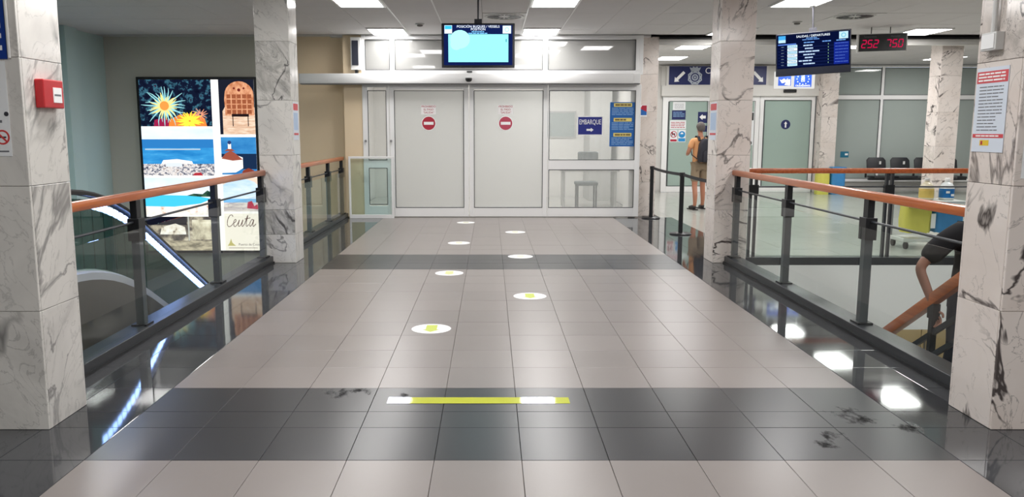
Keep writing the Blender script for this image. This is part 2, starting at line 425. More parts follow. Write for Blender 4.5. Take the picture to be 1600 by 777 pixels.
def tile(x0, x1, y0, y1, m):
    o = bpy.data.objects.new('floor_tile', tile_mesh(x1 - x0, y1 - y0, m)); C.objects.link(o); o.parent = floor
    o.location = ((x0 + x1) / 2, (y0 + y1) / 2, random.uniform(-.0006, .0003))
    o.rotation_euler = (random.gauss(0, .0006), random.gauss(0, .0006), 0)
# rows from the photograph's front edge: (y0, y1, dark?)
rows = []
y = 3.777
for k in range(2): rows.append((y - .4434, y, False)); y -= .4434
near_end = y
for a, b in ((3.777, 4.219), (4.219, 4.473), (4.473, 4.908)): rows.append((a, b, True))
for k in range(10): rows.append((4.908 + .4434 * k, 4.908 + .4434 * (k + 1), False))
for a, b in ((9.342, 9.785), (9.785, 10.04), (10.04, 10.489)): rows.append((a, b, True))
for (a, b, dk) in rows:
    for i in range(10): tile(PX0 + TW * i, PX0 + TW * (i + 1), a, b, M_td if dk else M_tl)
    if b < 6.3:
        for x0, x1 in ((-2.69, -2.43), (-2.43, -2.0), (2.31, 2.74), (2.74, 2.89)): tile(x0, x1, a, b, M_tb)
def joined(name, x0, x1, y0, y1, m, tx=.431, ty=.4434, ox=None):
    mb = MB(); x = x0
    while x < x1 - .01:
        xe = min(x + tx, x1); yy = y0
        while yy < y1 - .01:
            ye = min(yy + ty, y1); z = random.uniform(-.0005, .0003)
            mb.box(x + GAP / 2, xe - GAP / 2, yy + GAP / 2, ye - GAP / 2, -.012, z); yy = ye
        x = xe
    o = obj(name, mb, m, floor); o['kind'] = 'stuff'; return o
joined('far_light_tiles', PX0, PX1, 10.489, 15.15, M_tl, TW)
joined('near_light_tiles', PX0, PX1, -2, near_end, M_tl, TW)
joined('border_tiles', -2.69, -2.0, 6.24, 15.15, M_tb, .345)
joined('border_tiles', 2.31, 2.89, 6.24, 10.27, M_tb, .29)
joined('border_tiles', -7.2, PX0, -2, near_end, M_tb); joined('border_tiles', PX1, 7, -2, near_end, M_tb)
joined('border_tiles', -7.2, -2.69, near_end, 4.6, M_tb); joined('border_tiles', 2.89, 7, near_end, 5.15, M_tb)
joined('border_tiles', 2.31, 3.42, 10.27, 15.15, M_tb)
joined('hall_tiles', 3.42, 14, 10.40, 21.6, M_th, .6, .6)
joined('hall_tiles', 6.7, 14, 5.2, 10.27, M_th, .6, .6)
joined('hall_tiles', 3.2, 3.42, 15.15, 21.6, M_th, .3, .6)
joined('back_room_tiles', -2.8, 2.9, 15.3, 20, M_th, .6, .6)

# lower hall
struct('floor_lower', B(-7.2, 14, -1, 22, -3.5, -3.4), M_tlow, label='tan tiled floor of the lower hall seen through the stairwell')

# ---------------------------------------------------------------- setting: ceiling
ceil = struct('ceiling', B(-7.3, 14.1, -4.1, 21.8, CEIL + .08, CEIL + .16), M_ceilgap, label='suspended ceiling of pale grey tiles')
CT = .67; CX = [1.22 + CT * k for k in range(-13, 12)]; CY = [15.06 - CT * k for k in range(0, 7)]
LIGHTS = []
for xi in (-2.13, .55, 3.90, 7.25):
    for yi in (15.06, 11.74, 8.42, 4.95, 1.5, -1.8): LIGHTS.append((xi, yi))
def is_light(x, yt): return any(abs(x - a) < .05 and (yt - b) < .05 and (b - .95) < yt - .1 for a, b in LIGHTS)
VENTS = [(-.12, 15.06 - CT * 3), (5.24, 15.06 - CT * 3)]
cme = {}
for x in CX:
    if x > 9: continue
    for yt in CY:
        y0 = yt - CT; y1 = yt; skip = False
        for a, b in LIGHTS:
            if abs(x - a) < .05:
                if y1 > b - .94 and y0 < b - .01:
                    if y1 <= b + .01 and y0 >= b - .94 - .01 : skip = True
                    elif y0 < b - .94 < y1: y1 = b - .95
        if skip or any(abs(x - a) < .05 and abs(yt - b) < .05 for a, b in VENTS) or y1 - y0 < .05: continue
        k = round(y1 - y0, 2)
        if k not in cme:
            me = bpy.data.meshes.new('ceiling_tile'); mb = B(-CT / 2 + .0025, CT / 2 - .0025, -(y1 - y0) / 2 + .0025, (y1 - y0) / 2 - .0025, 0, .015)
            me.from_pydata(mb.v, [], mb.f); me.materials.append(M_ceil); cme[k] = me
        o = bpy.data.objects.new('ceiling_tile', cme[k]); C.objects.link(o); o.parent = ceil
        o.location = (x + CT / 2, (y0 + y1) / 2, CEIL + random.uniform(0, .002)); o.rotation_euler = (random.gauss(0, .001), random.gauss(0, .001), 0)
mb = MB()
for x0, x1, y0, y1 in ((-7.2, 14, -4, 10.46), (9.26, 14, 10.46, 15.15), (3.0, 14, 15.75, 21.7), (-7.2, -7.49 + 0.01, 10.46, 15.15), (-7.2, -2.4, 15.15, 15.4)):
    x = x0
    while x < x1 - .01:
        xe = min(x + CT, x1); yy = y0
        while yy < y1 - .01:
            ye = min(yy + CT, y1)
            if not (xe > -2.13 and any(x < a + .6 and xe > a + .03 and yy < b - .02 and ye > b - .93 for a, b in LIGHTS)): mb.box(x + .003, xe - .003, yy + .003, ye - .003, CEIL, CEIL + .015)
            yy = ye
        x = xe
o = obj('far_ceiling_tiles', mb, M_ceil, ceil); o['kind'] = 'stuff'
for x in (-1.46, -.79, .55, 1.22):
    obj('tee_bar', B(x - .009, x + .009, 8.5, 15.1, CEIL - .006, CEIL + .004), M_tee, ceil)

lamp = thing('ceiling_light', '', 'light', (0, 0, 0), 'square ceiling light panels')
obj('frame', MB().box(-.325, -.295, -.465, .465, -.006, .055).box(.295, .325, -.465, .465, -.006, .055).box(-.295, .295, -.465, -.435, -.006, .055).box(-.295, .295, .435, .465, -.006, .055).box(-.31, .31, -.45, .45, .05, .06), M_white, lamp, local=True)
obj('diffuser', MB().poly([(-.294, -.434, .008), (-.294, .434, .008), (.294, .434, .008), (.294, -.434, .008)]), M_lamp, lamp, local=True)
KIDS[lamp.name] = list(lamp.children)
HALL_AND_FILL_L = [(-5.14, 7.95), (-5.14, 4.5), (-5.14, 10.2), (4.2, 17.1), (7.45, 16.95), (4.32, 19.7), (7.45, 19.7), (10.85, 19.7), (10.85, 16.95), (10.85, 13.6)]  # first three are unseen panels added to brighten the escalator side
spots = [(a + .335, b - .475) for a, b in LIGHTS] + HALL_AND_FILL_L
DESC = {(0, 15): 'light panel in the ceiling just before the door wall, above the left door leaf',
        (1, 15): 'light panel in the ceiling just before the door wall, beyond the round air vent',
        (2, 15): 'light panel partly hidden behind the veined pillar top',
        (3, 15): 'light panel above the red digit display',
        (0, 12): 'light panel cut by the frame top, in the row over the left ceiling bars',
        (1, 12): 'light panel cut by the frame top, beside the round air vent',
        (2, 12): 'light panel cut by the frame top, above the departures screen'}
for i, (x, y) in enumerate(spots):
    o = lamp if i == 0 else copy_tree(lamp)
    o.location = (x, y, CEIL - .012)
    lab = None
    if i < len(LIGHTS):
        col = [-2.13, .55, 3.90, 7.25].index(LIGHTS[i][0]); row = round(LIGHTS[i][1]); lab = DESC.get((col, row))
        if lab is None: lab = 'unseen light panel of the %s, %s' % (['escalator side line', 'walkway line', 'stairwell line', 'hall side line'][col], {8: 'between near and second pillars', 5: 'just beyond the near pillars', 2: 'ahead of the viewer', -2: 'behind the viewer'}.get(row, 'second row from the doors'))
    else:
        j = i - len(LIGHTS)
        lab = ['light panel over the escalator void, out of view, middle of three', 'light panel over the head of the escalator, out of view', 'light panel over the escalator void, out of view, nearest the picture board', 'hall light panel hung above the police sign, nearer of two', 'light panel seen between departures screen and red digit display', 'hall light panel above the white arrow of the police sign, farther of two',
               'far hall light panel hidden behind the departures screen', 'small far light panel left of the warm marble hall pillar', 'far light panel to the side of the hall pillar top', 'hall light panel beyond the near notice pillar'][j]
    o['label'] = lab

# ---------------------------------------------------------------- setting: walls
struct('wall_back', MB().box(-4.2, -2.33, 15.4, 15.55, -3.4, CEIL + .02), M_beige, label='beige painted wall beyond the escalator void')
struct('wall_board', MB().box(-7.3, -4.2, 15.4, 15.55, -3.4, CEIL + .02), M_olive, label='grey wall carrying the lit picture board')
struct('trim_1', MB().box(-2.70, -2.33, 15.12, 15.4, -.3, CEIL), M_beige, label='beige pilaster where the far railing meets the door wall')
struct('wall_left', B(-7.35, -7.2, -4, 15.55, -3.4, CEIL + .02), M_bluelit_wall, label='pale blue green side wall beyond the escalator')
struct('trim_2', B(-7.2, -7.06, 13.75, 14.15, -3.4, CEIL), M_bluelit_wall, label='pale green pilaster on the side wall beside the near pillar')
struct('wall_front', B(-7.3, 14.1, -4.1, -4.0, -.3, CEIL + .02), M_offwhite, label='plain wall behind the viewer')
struct('wall_right', B(14, 14.15, -4.1, 21.8, -3.4, CEIL + .02), M_offwhite, label='plain side wall of the far hall')
struct('wall_hall', MB().box(2.93, 4.56, 21.7, 21.85, -.3, CEIL + .02).box(4.56, 14.1, 21.7, 21.85, 3.31, CEIL + .02).box(9.0, 14.1, 21.7, 21.85, -.3, .3), M_offwhite, label='white wall round the police doors and hall windows')
struct('wall_hall_back', B(4.4, 14.1, 23.2, 23.3, -.3, CEIL), M_grey, label='grey wall dimly seen behind the frosted hall glass')
struct('wall_partition', B(2.95, 3.15, 15.85, 21.7, -.3, CEIL + .02), M_offwhite, label='white partition between back room and far hall')
struct('wall_room', MB().box(-2.95, 2.95, 20.0, 20.1, -.3, CEIL).box(-2.95, -2.85, 15.56, 20, -.3, CEIL).box(2.60, 2.733, 15.17, 15.8, 0, CEIL), M_offwhite, label='white back wall dimly seen through the frosted doors')
struct('trim_3', B(3.15, 14, 15.42, 15.55, 3.20, CEIL), M_offwhite, label='white downstand beam with a dark slot across the hall ceiling')
o = struct('trim_4', MB().box(3.15, 14, 15.36, 15.42, 3.305, CEIL - .001), M_black, label='black curtain track slot along the ceiling beam')
struct('trim_5', MB().box(2.93, 6.9, 10.24, 10.36, -.95, -.10), mat('bright_white_paint', (248, 248, 248), .5), label='white slab edge across the far side of the stairwell')
struct('trim_6', MB().box(-2.80, -2.76, 4.65, 15.12, -.95, -.02), M_grey, label='grey slab edge beside the escalator void')
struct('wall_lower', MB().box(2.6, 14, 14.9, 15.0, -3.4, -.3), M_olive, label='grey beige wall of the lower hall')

# ---------------------------------------------------------------- marble pillars
SLABM = {}
ZJ = [0, .655, 1.32, 1.975, 2.665, CEIL]
PD = .018
def slab(parent, m, x0, x1, y0, y1, z0, z1, tone=0.0):
    k = (round(x1 - x0, 3), round(y1 - y0, 3), round(z1 - z0, 3), m.name)
    if k not in SLABM:
        g = .0012; a, b, c = (x1 - x0) / 2, (y1 - y0) / 2, (z1 - z0) / 2
        ga = g if a > .05 else 0; gb = g if b > .05 else 0
        me = bpy.data.meshes.new('marble_slab'); mb = B(-a + ga, a - ga, -b + gb, b - gb, -c + g, c - g); me.from_pydata(mb.v, [], mb.f)
        bm = bmesh.new(); bm.from_mesh(me); bmesh.ops.recalc_face_normals(bm, faces=bm.faces); bmesh.ops.bevel(bm, geom=list(bm.edges), offset=.0022, segments=1, affect='EDGES'); bm.to_mesh(me); bm.free()
        me.materials.append(m); SLABM[k] = me
    o = bpy.data.objects.new('marble_slab', SLABM[k]); C.objects.link(o); o.parent = parent
    o.location = Vector(((x0 + x1) / 2, (y0 + y1) / 2, (z0 + z1) / 2)) - root_loc(parent)
    o['tone'] = float(tone)
    return o
def pillar(x0, x1, y0, y1, m, label, tones={}, zj=ZJ, zbase=0):
    core = obj('pillar', B(x0 + PD, x1 - PD, y0 + PD, y1 - PD, zbase, CEIL), mat('pillar_joint_mortar', (112, 106, 100), .8), loc=((x0 + x1) / 2, (y0 + y1) / 2, 0), kind='structure', label=label)
    for i in range(len(zj) - 1):
        z0, z1 = zj[i], zj[i + 1]
        t = lambda f: tones.get((f, i), 0)
        slab(core, m, x0, x1, y0, y0 + PD, z0, z1, t('f')); slab(core, m, x0, x1, y1 - PD, y1, z0, z1, t('b'))
        slab(core, m, x0, x0 + PD, y0 + PD, y1 - PD, z0, z1, t('l')); slab(core, m, x1 - PD, x1, y0 + PD, y1 - PD, z0, z1, t('r'))
    return core
pillar(-2.80, -2.388, 4.185, 4.595, MB_L, 'near marble pillar with the red fire call point', {('f', 0): .2})
pillar(-2.795, -2.388, 9.81, 10.22, MB_L, 'marble pillar beside the lit picture board', {('f', 4): .9, ('f', 1): .95}, zj=[0, .352, .658, 1.32, 1.975, 2.665, CEIL])
pillar(2.712, 3.125, 4.185, 4.595, MB_R, 'near warm marble pillar with the red headed notice', {('l', 3): .8})
pillar(2.735, 3.145, 9.81, 10.22, MB_R, 'warm marble pillar between the belt barrier and stair railing', {})
pillar(2.735, 3.145, 15.40, 15.81, MB_R, 'warm marble pillar at the edge of the door wall', {})
pillar(8.62, 9.03, 15.75, 16.16, MB_R, 'warm marble pillar in the hall before the black seats', {('l', 1): .5})
pillar(8.62, 9.03, 21.25, 21.66, MB_R, 'warm marble pillar between arrow door and hall windows', {('f', 0): .9})

# ---------------------------------------------------------------- railings
def bay_rail(name, label, x, xin, ys, y0, y1, end_cap=True, wood_y=None):
    """glass railing along Y: x = post line, xin = side of the walkway (+1/-1)"""
    r = thing(name, label, 'railing', (x, (y0 + y1) / 2, 0))
    wy0, wy1 = wood_y or (y0, y1)
    obj('handrail', B(x - .035, x + .035, wy0, wy1, 1.075, 1.14), M_wood, r, bevel=.012, smooth=True)
    obj('curb', B(x - .09, x + .09, y0, y1, -.02, .085), M_curb, r, bevel=.004)
    obj('curb_foot', B(x + xin * .09, x + xin * .105, y0, y1, -.005, .02), M_black, r)
    mb = MB()
    mb.tube([(x, y0, .905), (x, y1, .905)], .010, 8); obj('rod', mb, M_char, r)
    for yy in ys:
        p = MB().box(x - .032, x + .032, yy - .035, yy + .035, .085, .78)
        po = obj('post', p, mat('mid_grey_post_metal', (74, 78, 82), .4, .2), r, bevel=.003)  # lighter lower post: sheen of the glass before it put into the colour
        obj('bracket', MB().box(x - .045, x + .045, yy - .06, yy + .06, .76, .935).box(x - .026, x + .026, yy - .04, yy + .04, .93, 1.076), M_black, po, bevel=.003)
        obj('foot_plate', MB().box(x - .06, x + .06, yy - .07, yy + .07, .085, .10), M_black, po)
    edges = sorted(set([y0] + list(ys) + [y1])); g = x + xin * .048
    for a, b in zip(edges[:-1], edges[1:]):
        if b - a < .25: continue
        obj('glass_panel', B(g - .004, g + .004, a + .012, b - .012, .07, .86), M_glass, r)
    return r
bay_rail('glass_railing', 'wood topped glass railing along the escalator, between the near and second pillar', -2.76, 1, [4.75, 6.25, 8.05, 9.70], 4.60, 9.81, wood_y=(4.60, 10.12))
bay_rail('glass_railing', 'shorter wood topped glass railing running up to the low glass screen', -2.76, 1, [10.60, 12.25, 13.75, 15.0], 10.22, 15.12)
bay_rail('glass_railing', 'wood topped glass railing along the walkway side of the stairwell', 2.97, -1, [4.75, 6.30, 8.02, 9.70], 4.60, 9.81, wood_y=(4.60, 9.98))
# far railing, along X
r = thing('glass_railing', 'wood topped glass railing across the far side of the stairwell', 'railing', (4.9, 10.3, 0))
Y = 10.3
obj('handrail', B(3.147, 6.62, Y - .035, Y + .035, 1.075, 1.14), wood_mat('varnished_wood_across', (190, 100, 52), (164, 80, 40)), r, bevel=.012, smooth=True)
obj('curb', B(3.147, 6.62, Y - .06, Y + .06, -.10, .0), M_curb, r, bevel=.004)
obj('rod', MB().tube([(3.147, Y, .905), (6.62, Y, .905)], .010, 8), M_char, r)
for xx in (3.36, 5.09, 6.55):
    po = obj('post', MB().box(xx - .048, xx - .02, Y - .025, Y + .025, 0, 1.076).box(xx + .02, xx + .048, Y - .025, Y + .025, 0, 1.076), M_char, r)
    obj('bracket', B(xx - .06, xx + .06, Y - .03, Y + .03, .80, .93), M_black, po)
for a, b in ((3.16, 3.31), (3.42, 5.03), (5.15, 6.5)):
    obj('glass_panel', B(a, b, Y - .045, Y - .037, -.02, .86), M_glass, r)

# ---------------------------------------------------------------- stairs in the well
SL = .642; SX0, SX1, SY0 = 3.78, 6.5, 5.93
st = thing('staircase', 'staircase going down from the near landing into the stairwell', 'stairs', ((SX0 + SX1) / 2, SY0, 0))
nst = 18; rise = 3.4 / nst; run = rise / SL
for k in range(nst):
    z = -rise * k
    obj('step', B(SX0, SX1, SY0 - .3 + run * k, SY0 - .3 + run * (k + 1) + .02, z - rise - .06, z - rise), mat('stair_stone', (150, 142, 130), .3, var=.1, scale=20), st)
obj('stringer', MB().prism([(SX0 - .05, 5.63, -.02), (SX0 - .05, 5.63, -.42), (SX0 - .05, 5.63 + 3.4 / SL, -3.8), (SX0 - .05, 5.63 + 3.4 / SL, -3.42)], (.05, 0, 0)), M_char, st)
sr = thing('stair_railing', 'sloping wooden handrail with dark rods going down the stairs', 'railing', (3.72, 5.6, 0))
zr = lambda yy: .40 - SL * (yy - 6.335)
def slope_bar(x, ya, yb, off, prof): return MB().sweep([(x, ya, zr(ya) + off), (x, yb, zr(yb) + off)], prof)
rect = lambda a, b: [(-a, -b), (a, -b), (a, b), (-a, b)]
obj('handrail', slope_bar(3.72, 5.35, 10.2, 0, rect(.035, .05)), M_wood, sr, bevel=.012, smooth=True)
for off in (-.30, -.50, -.70): obj('rod', slope_bar(3.72, 5.35, 10.2, off, rect(.012, .022)), M_char, sr)
for yy in (5.4, 6.62, 8.0, 9.5):
    po = obj('post', B(3.695, 3.745, yy - .025, yy + .025, zr(yy) - 1.0, zr(yy) - .06), M_black, sr)
    obj('bracket', B(3.69, 3.75, yy - .045, yy + .045, zr(yy) - .17, zr(yy) - .04), M_black, po)
# lower hall furniture glimpsed below
for i, (x0, x1, c, lab) in enumerate([(6.25, 6.95, (126, 98, 76), 'dark brown cupboard in the lower hall below the stair rail'), (7.0, 7.9, (186, 166, 128), 'tan cupboard in the lower hall next to the dark brown one'), (7.95, 8.7, (130, 132, 138), 'blue grey cupboard in the lower hall beside the tan one')]):
    m = mat('cupboard_board_%d' % i, c, .5, var=.08, scale=3)
    cb = obj('cupboard', B(x0, x1, 13.6, 14.1, -3.4, -1.1), m, loc=((x0 + x1) / 2, 13.85, -3.4), label=lab, cat='cupboard', bevel=.006)
    xm = (x0 + x1) / 2
    for a, b, hx in ((x0 + .02, xm - .006, xm - .06), (xm + .006, x1 - .02, xm + .06)):
        d = obj('door', B(a, b, 13.578, 13.6, -3.3, -1.13), m, cb, bevel=.004)
        obj('handle', B(hx - .012, hx + .012, 13.555, 13.578, -2.2, -1.95), M_steel, d)

# unseen lamps added under the slab to light the lower hall
for i, (x, y, lab) in enumerate([(5.0, 12.4, 'strip light under the hall slab beyond the stairs'), (7.4, 12.4, 'strip light under the hall slab over the cupboards'), (0, 9, 'strip light under the walkway slab')]):
    t = thing('strip_light', lab, 'light', (x, y, -.3))
    zt = -.3 if i else 0
    obj('housing', B(x - .6, x + .6, y - .1, y + .1, -.345, -.302), M_white, t)
    obj('diffuser', MB().poly([(x - .57, y - .08, -.347), (x - .57, y + .08, -.347), (x + .57, y + .08, -.347), (x + .57, y - .08, -.347)]), emis('lower_lamp', (255, 250, 240), 22), t)

# ---------------------------------------------------------------- escalator
ES = .545
def esc_path(x, off, y0=4.8, yk=6.85, z0=1.14, ze=-3.0):
    """centre line: level landing, rounded knee, 29 degree descent"""
    pts = [(x, y0, z0 + off), (x, yk - .75, z0 + off)]
    for k in range(1, 9):
        t = k / 8; yy = yk - .75 + 1.5 * t
        pts.append((x, yy, z0 + off - ES * 1.5 * t * t / 2))
    zk = pts[-1][2]; yy = yk + .75
    pts.append((x, yy + (zk - (ze + off)) / ES, ze + off)); return pts
esc = thing('escalator', 'escalator with blue white light under its handrail going down past the railing', 'escalator', (-4.0, 6.75, 0))
for i, x in enumerate((-3.3, -4.75)):
    bal = obj('balustrade_panel', MB(), M_escglass, esc)
    top = esc_path(x, -.05); bot = esc_path(x, -.62)
    mb = MB()
    for a in range(len(top) - 1):
        mb.prism([top[a], top[a + 1], bot[a + 1], bot[a]], (.008 if i else -.008, 0, 0))
    old = bal.data; bal.data = obj('tmp', mb, M_escglass, esc).data; bpy.data.objects.remove([o for o in bpy.data.objects if o.name.startswith('tmp')][0]); bpy.data.meshes.remove(old)
    obj('handrail', MB().sweep(esc_path(x, 0), [(-.04, -.018), (.04, -.018), (.04, .008), (.026, .022), (-.026, .022), (-.04, .008)]), M_rubber, esc, smooth=True)
    obj('skirt_deck', MB().sweep(esc_path(x, -.68), [(-.05, -.03), (.05, -.03), (.05, .03), (.025, .045), (-.05, .045)]), mat('brushed_skirt', (196, 196, 206), .3, .25), esc)
    s = 1 if i == 0 else -1
    clad = MB(); top = esc_path(x + .05 * s, -.71)
    for a in range(len(top) - 1):
        clad.prism([top[a], top[a + 1], (top[a + 1][0], top[a + 1][1], max(-3.4, top[a + 1][2] - 1.6)), (top[a][0], top[a][1], top[a][2] - 1.6)], (-.03 * s, 0, 0))
    obj('side_cladding', clad, mat('brown_grey_cladding', (88, 83, 77), .5, 0), esc)
# light line: many small lamps under the near handrail
strip = esc_path(-3.3, -.055)
mb = MB(); d = 0
segs = [(Vector(a), Vector(b)) for a, b in zip(strip[:-1], strip[1:])]
for a, b in segs:
    ln = (b - a).length; n = max(1, int(ln / .07)); t = (b - a) / n
    for k in range(n):
        p = a + t * k; q = a + t * (k + .62)
        if p.y < 6.5: continue
        mb.prism([(p.x + .012, p.y, p.z), (q.x + .012, q.y, q.z), (q.x + .012, q.y, q.z - .062), (p.x + .012, p.y, p.z - .062)], (-.024, 0, 0))
obj('light_strip', mb, M_led, esc)
for k in range(20):
    yy = 6.4 + .4 * k; z = 0 if yy < 6.9 else -ES * (yy - 6.9)
    if z < -3.2: break
    obj('step', MB().box(-4.62, -3.43, yy, yy + .41, z - .25, z), mat('escalator_step_metal', (72, 72, 74), .4, .7), esc)
obj('landing_plate', B(-4.7, -3.35, 4.66, 6.4, -.05, .0), mat('landing_metal', (120, 120, 122), .35, .8), esc)

# ---------------------------------------------------------------- lit picture board
PW = .68
BY = 15.40
board = thing('picture_board', 'large lit picture board of town and sea views on the far wall', 'display', (-5.44, BY, -.70))
bx0, bx1, bz0, bz1 = -6.59, -4.36, -.70, 2.61
obj('casing', MB().box(bx0, bx1, BY - .12, BY - .01, bz0, bz1), M_black, board, bevel=.006)
FY = BY - .121
E_white = emis('print_white', (252, 250, 246), PW)
def E(n, c): return emis('print_' + n, c, PW)
obj('white_ground', B(-6.54, -4.40, FY - .003, FY, -.65, 2.56), E_white, board)
FY -= .003
def art(name, mb, m, par, lvl):
    mb2 = MB(); mb2.f = mb.f; mb2.v = [(v[0], v[1] - .0012 * lvl, v[2]) for v in mb.v]
    return obj(name, mb2, m, par)
def panel(nm, x0, x1, z0, z1, m): return obj('photo_panel', B(x0, x1, FY - .002, FY, z0, z1), m, board)
def rct(x0, x1, z0, z1): return B(x0, x1, FY - .0005, FY, z0, z1)
def pl(pts): return MB().prism([(a, FY, b) for a, b in pts], (0, -.0005, 0))
cx0, cx1, cx2, cx3 = -6.54, -5.20, -5.06, -4.40
# 1 sea anemones on dark water
p = panel('anemone', cx0, cx1, 1.70, 2.56, photo_mat('dark_reef_print', [(.3, (8, 12, 30)), (.52, (18, 26, 48)), (.6, (60, 110, 130)), (.64, (20, 24, 44)), (.72, (90, 24, 60))], 7, (1, 1, 1), PW))
def petals(cx, cz, n, r0, r1, wd, squash=1, seed=1, a0=0, a1=2 * PI):
    rr = random.Random(seed); mb = MB()
    for k in range(n):
        a = a0 + (a1 - a0) * (k + rr.uniform(-.3, .3)) / n; l = rr.uniform(.75, 1.1) * r1; bend = rr.uniform(-.25, .25)
        pts = []
        for s, wv in ((r0, wd), (.5 * l, wd * .8), (.8 * l, wd * .55), (l, wd * .2)):
            q = a + bend * (s / l) ** 2; pts.append((cx + s * math.cos(q), cz + s * math.sin(q) * squash, q, wv))
        o1 = [(x - math.sin(q) * wv / 2, z + math.cos(q) * wv / 2) for x, z, q, wv in pts]; o2 = [(x + math.sin(q) * wv / 2, z - math.cos(q) * wv / 2) for x, z, q, wv in pts]
        o1 = [(min(max(x, cx0), cx1), min(max(z, 1.70), 2.56)) for x, z in o1]; o2 = [(min(max(x, cx0), cx1), min(max(z, 1.70), 2.56)) for x, z in o2]
        for i in range(3): mb.prism([(o1[i][0], FY, o1[i][1]), (o1[i + 1][0], FY, o1[i + 1][1]), (o2[i + 1][0], FY, o2[i + 1][1]), (o2[i][0], FY, o2[i][1])], (0, -.0005, 0))
    return mb
art('reef_glow', pl([(-6.3, 1.70), (-6.28, 1.82), (-6.1, 1.86), (-5.9, 1.78), (-5.86, 1.70)]), E('magenta', (150, 30, 70)), p, 2)
art('reef_glow', pl([(-6.02, 1.70), (-6.0, 1.82), (-5.8, 1.92), (-5.5, 1.94), (-5.34, 1.85), (-5.3, 1.70)]), E('orange', (226, 130, 60)), p, 2.5)
art('petal_ring', petals(-6.08, 2.07, 26, .05, .40, .030, .9, 3), E('cyan_petal', (150, 214, 220)), p, 3)
art('petal_ring', petals(-6.08, 2.07, 22, .03, .27, .034, .9, 5), E('pale_yellow', (236, 222, 140)), p, 4)
art('anemone_heart', MB().disc((-6.08, FY, 2.08), .085, 'y', 20, .0005), E('orange_heart', (238, 150, 70)), p, 5)
art('petal_ring', petals(-5.62, 1.80, 34, .02, .25, .035, .75, 8), E('yellow', (250, 226, 70)), p, 6)
art('petal_ring', petals(-5.42, 1.92, 12, .02, .16, .022, .8, 11), E('salmon', (224, 150, 120)), p, 5.5)
# 2 harbour from the air
p = panel('harbour', cx0, cx1, .78, 1.665, photo_mat('sea_print', [(.3, (30, 118, 186)), (.6, (58, 150, 210)), (.75, (110, 185, 225))], 2.0, (1, 1, 5), PW))
art('sky', rct(cx0, cx1, 1.46, 1.665), photo_mat('pale_sky_print', [(.3, (205, 222, 240)), (.7, (232, 238, 246))], 1.2, (1, 1, 3), PW), p, 2.4)
art('far_sea', rct(cx0, cx1, 1.30, 1.46), E('deep_sea', (44, 120, 186)), p, 2.4)
art('breakwater', rct(cx0 + .05, cx1 - .25, 1.262, 1.285), E('breakwater', (176, 196, 210)), p, 2.6)
art('town', rct(cx0, cx1, .78, 1.0), photo_mat('town_print', [(.36, (60, 66, 84)), (.46, (150, 150, 160)), (.52, (236, 232, 228)), (.6, (200, 190, 186)), (.68, (92, 76, 76))], 16, (1, 1, 1.6), PW), p, 2.6)
art('ship', pl([(-6.2, 1.0), (-6.16, 1.07), (-5.9, 1.09), (-5.62, 1.05), (-5.6, 1.0)]), E_white, p, 3)
art('ship', pl([(-6.12, .95), (-6.1, 1.02), (-5.82, 1.02), (-5.8, .95)]), E('ship_shade', (214, 222, 230)), p, 3.4)
art('red_roof', pl([(-5.62, .78), (-5.58, .83), (-5.46, .84), (-5.42, .78)]), E('red_roof', (170, 50, 60)), p, 3)
# 3 swimming pool
p = panel('pool', cx0, cx1, .03, .745, photo_mat('bright_sky_print', [(.3, (196, 222, 244)), (.7, (236, 242, 250))], 1.3, (1, 1, 2), PW))
art('pool_water', pl([(cx0, .20), (cx0, .36), (-6.2, .41), (-5.6, .40), (-5.28, .34), (-5.5, .25), (-6.0, .19)]), E('pool_blue', (70, 196, 232)), p, 2.6)
art('trees', pl([(-5.75, .40), (-5.62, .44), (-5.45, .43), (-5.36, .50), (-5.22, .44), (-5.20, .38), (-5.5, .38)]), photo_mat('trees_print', [(.4, (22, 48, 44)), (.6, (60, 96, 70))], 14, (1, 1, 1), PW), p, 2.8)
art('poolside', pl([(cx0, .03), (cx0, .20), (-6.0, .19), (-5.5, .25), (-5.28, .34), (cx1, .33), (cx1, .03)]), photo_mat('poolside_print', [(.35, (250, 248, 244)), (.58, (238, 226, 214)), (.66, (206, 150, 120)), (.7, (240, 236, 230))], 9, (1, 1, 1), PW), p, 2.5)
# 4 street
p = panel('street', cx0, cx1, -.65, .0, photo_mat('old_street_print', [(.3, (40, 38, 42)), (.45, (96, 88, 82)), (.56, (170, 158, 138)), (.68, (222, 212, 190))], 5, (1, 1, 1.2), PW))
art('night_sky', rct(cx0, -5.78, -.16, -.0), E('night', (18, 20, 32)), p, 2.4)
art('lit_crowd', pl([(-6.3, -.34), (-6.26, -.2), (-6.0, -.13), (-5.82, -.2), (-5.8, -.34)]), photo_mat('crowd_print', [(.4, (250, 246, 240)), (.6, (226, 214, 196)), (.7, (120, 100, 90))], 9, (1, 1, 1), PW), p, 2.6)
art('facade', rct(-5.68, -5.26, -.44, -.06), photo_mat('facade_print', [(.35, (150, 140, 120)), (.55, (222, 212, 186)), (.7, (240, 232, 210))], 6, (1, 1, .6), PW), p, 2.6)
art('lamp_post', rct(-5.76, -5.735, -.46, .0), E('post_grey', (190, 190, 184)), p, 3)
art('pavement', rct(cx0, cx1, -.65, -.46), photo_mat('pavement_print', [(.4, (120, 112, 96)), (.6, (196, 184, 158))], 5, (1, 1, 3), PW), p, 2.8)
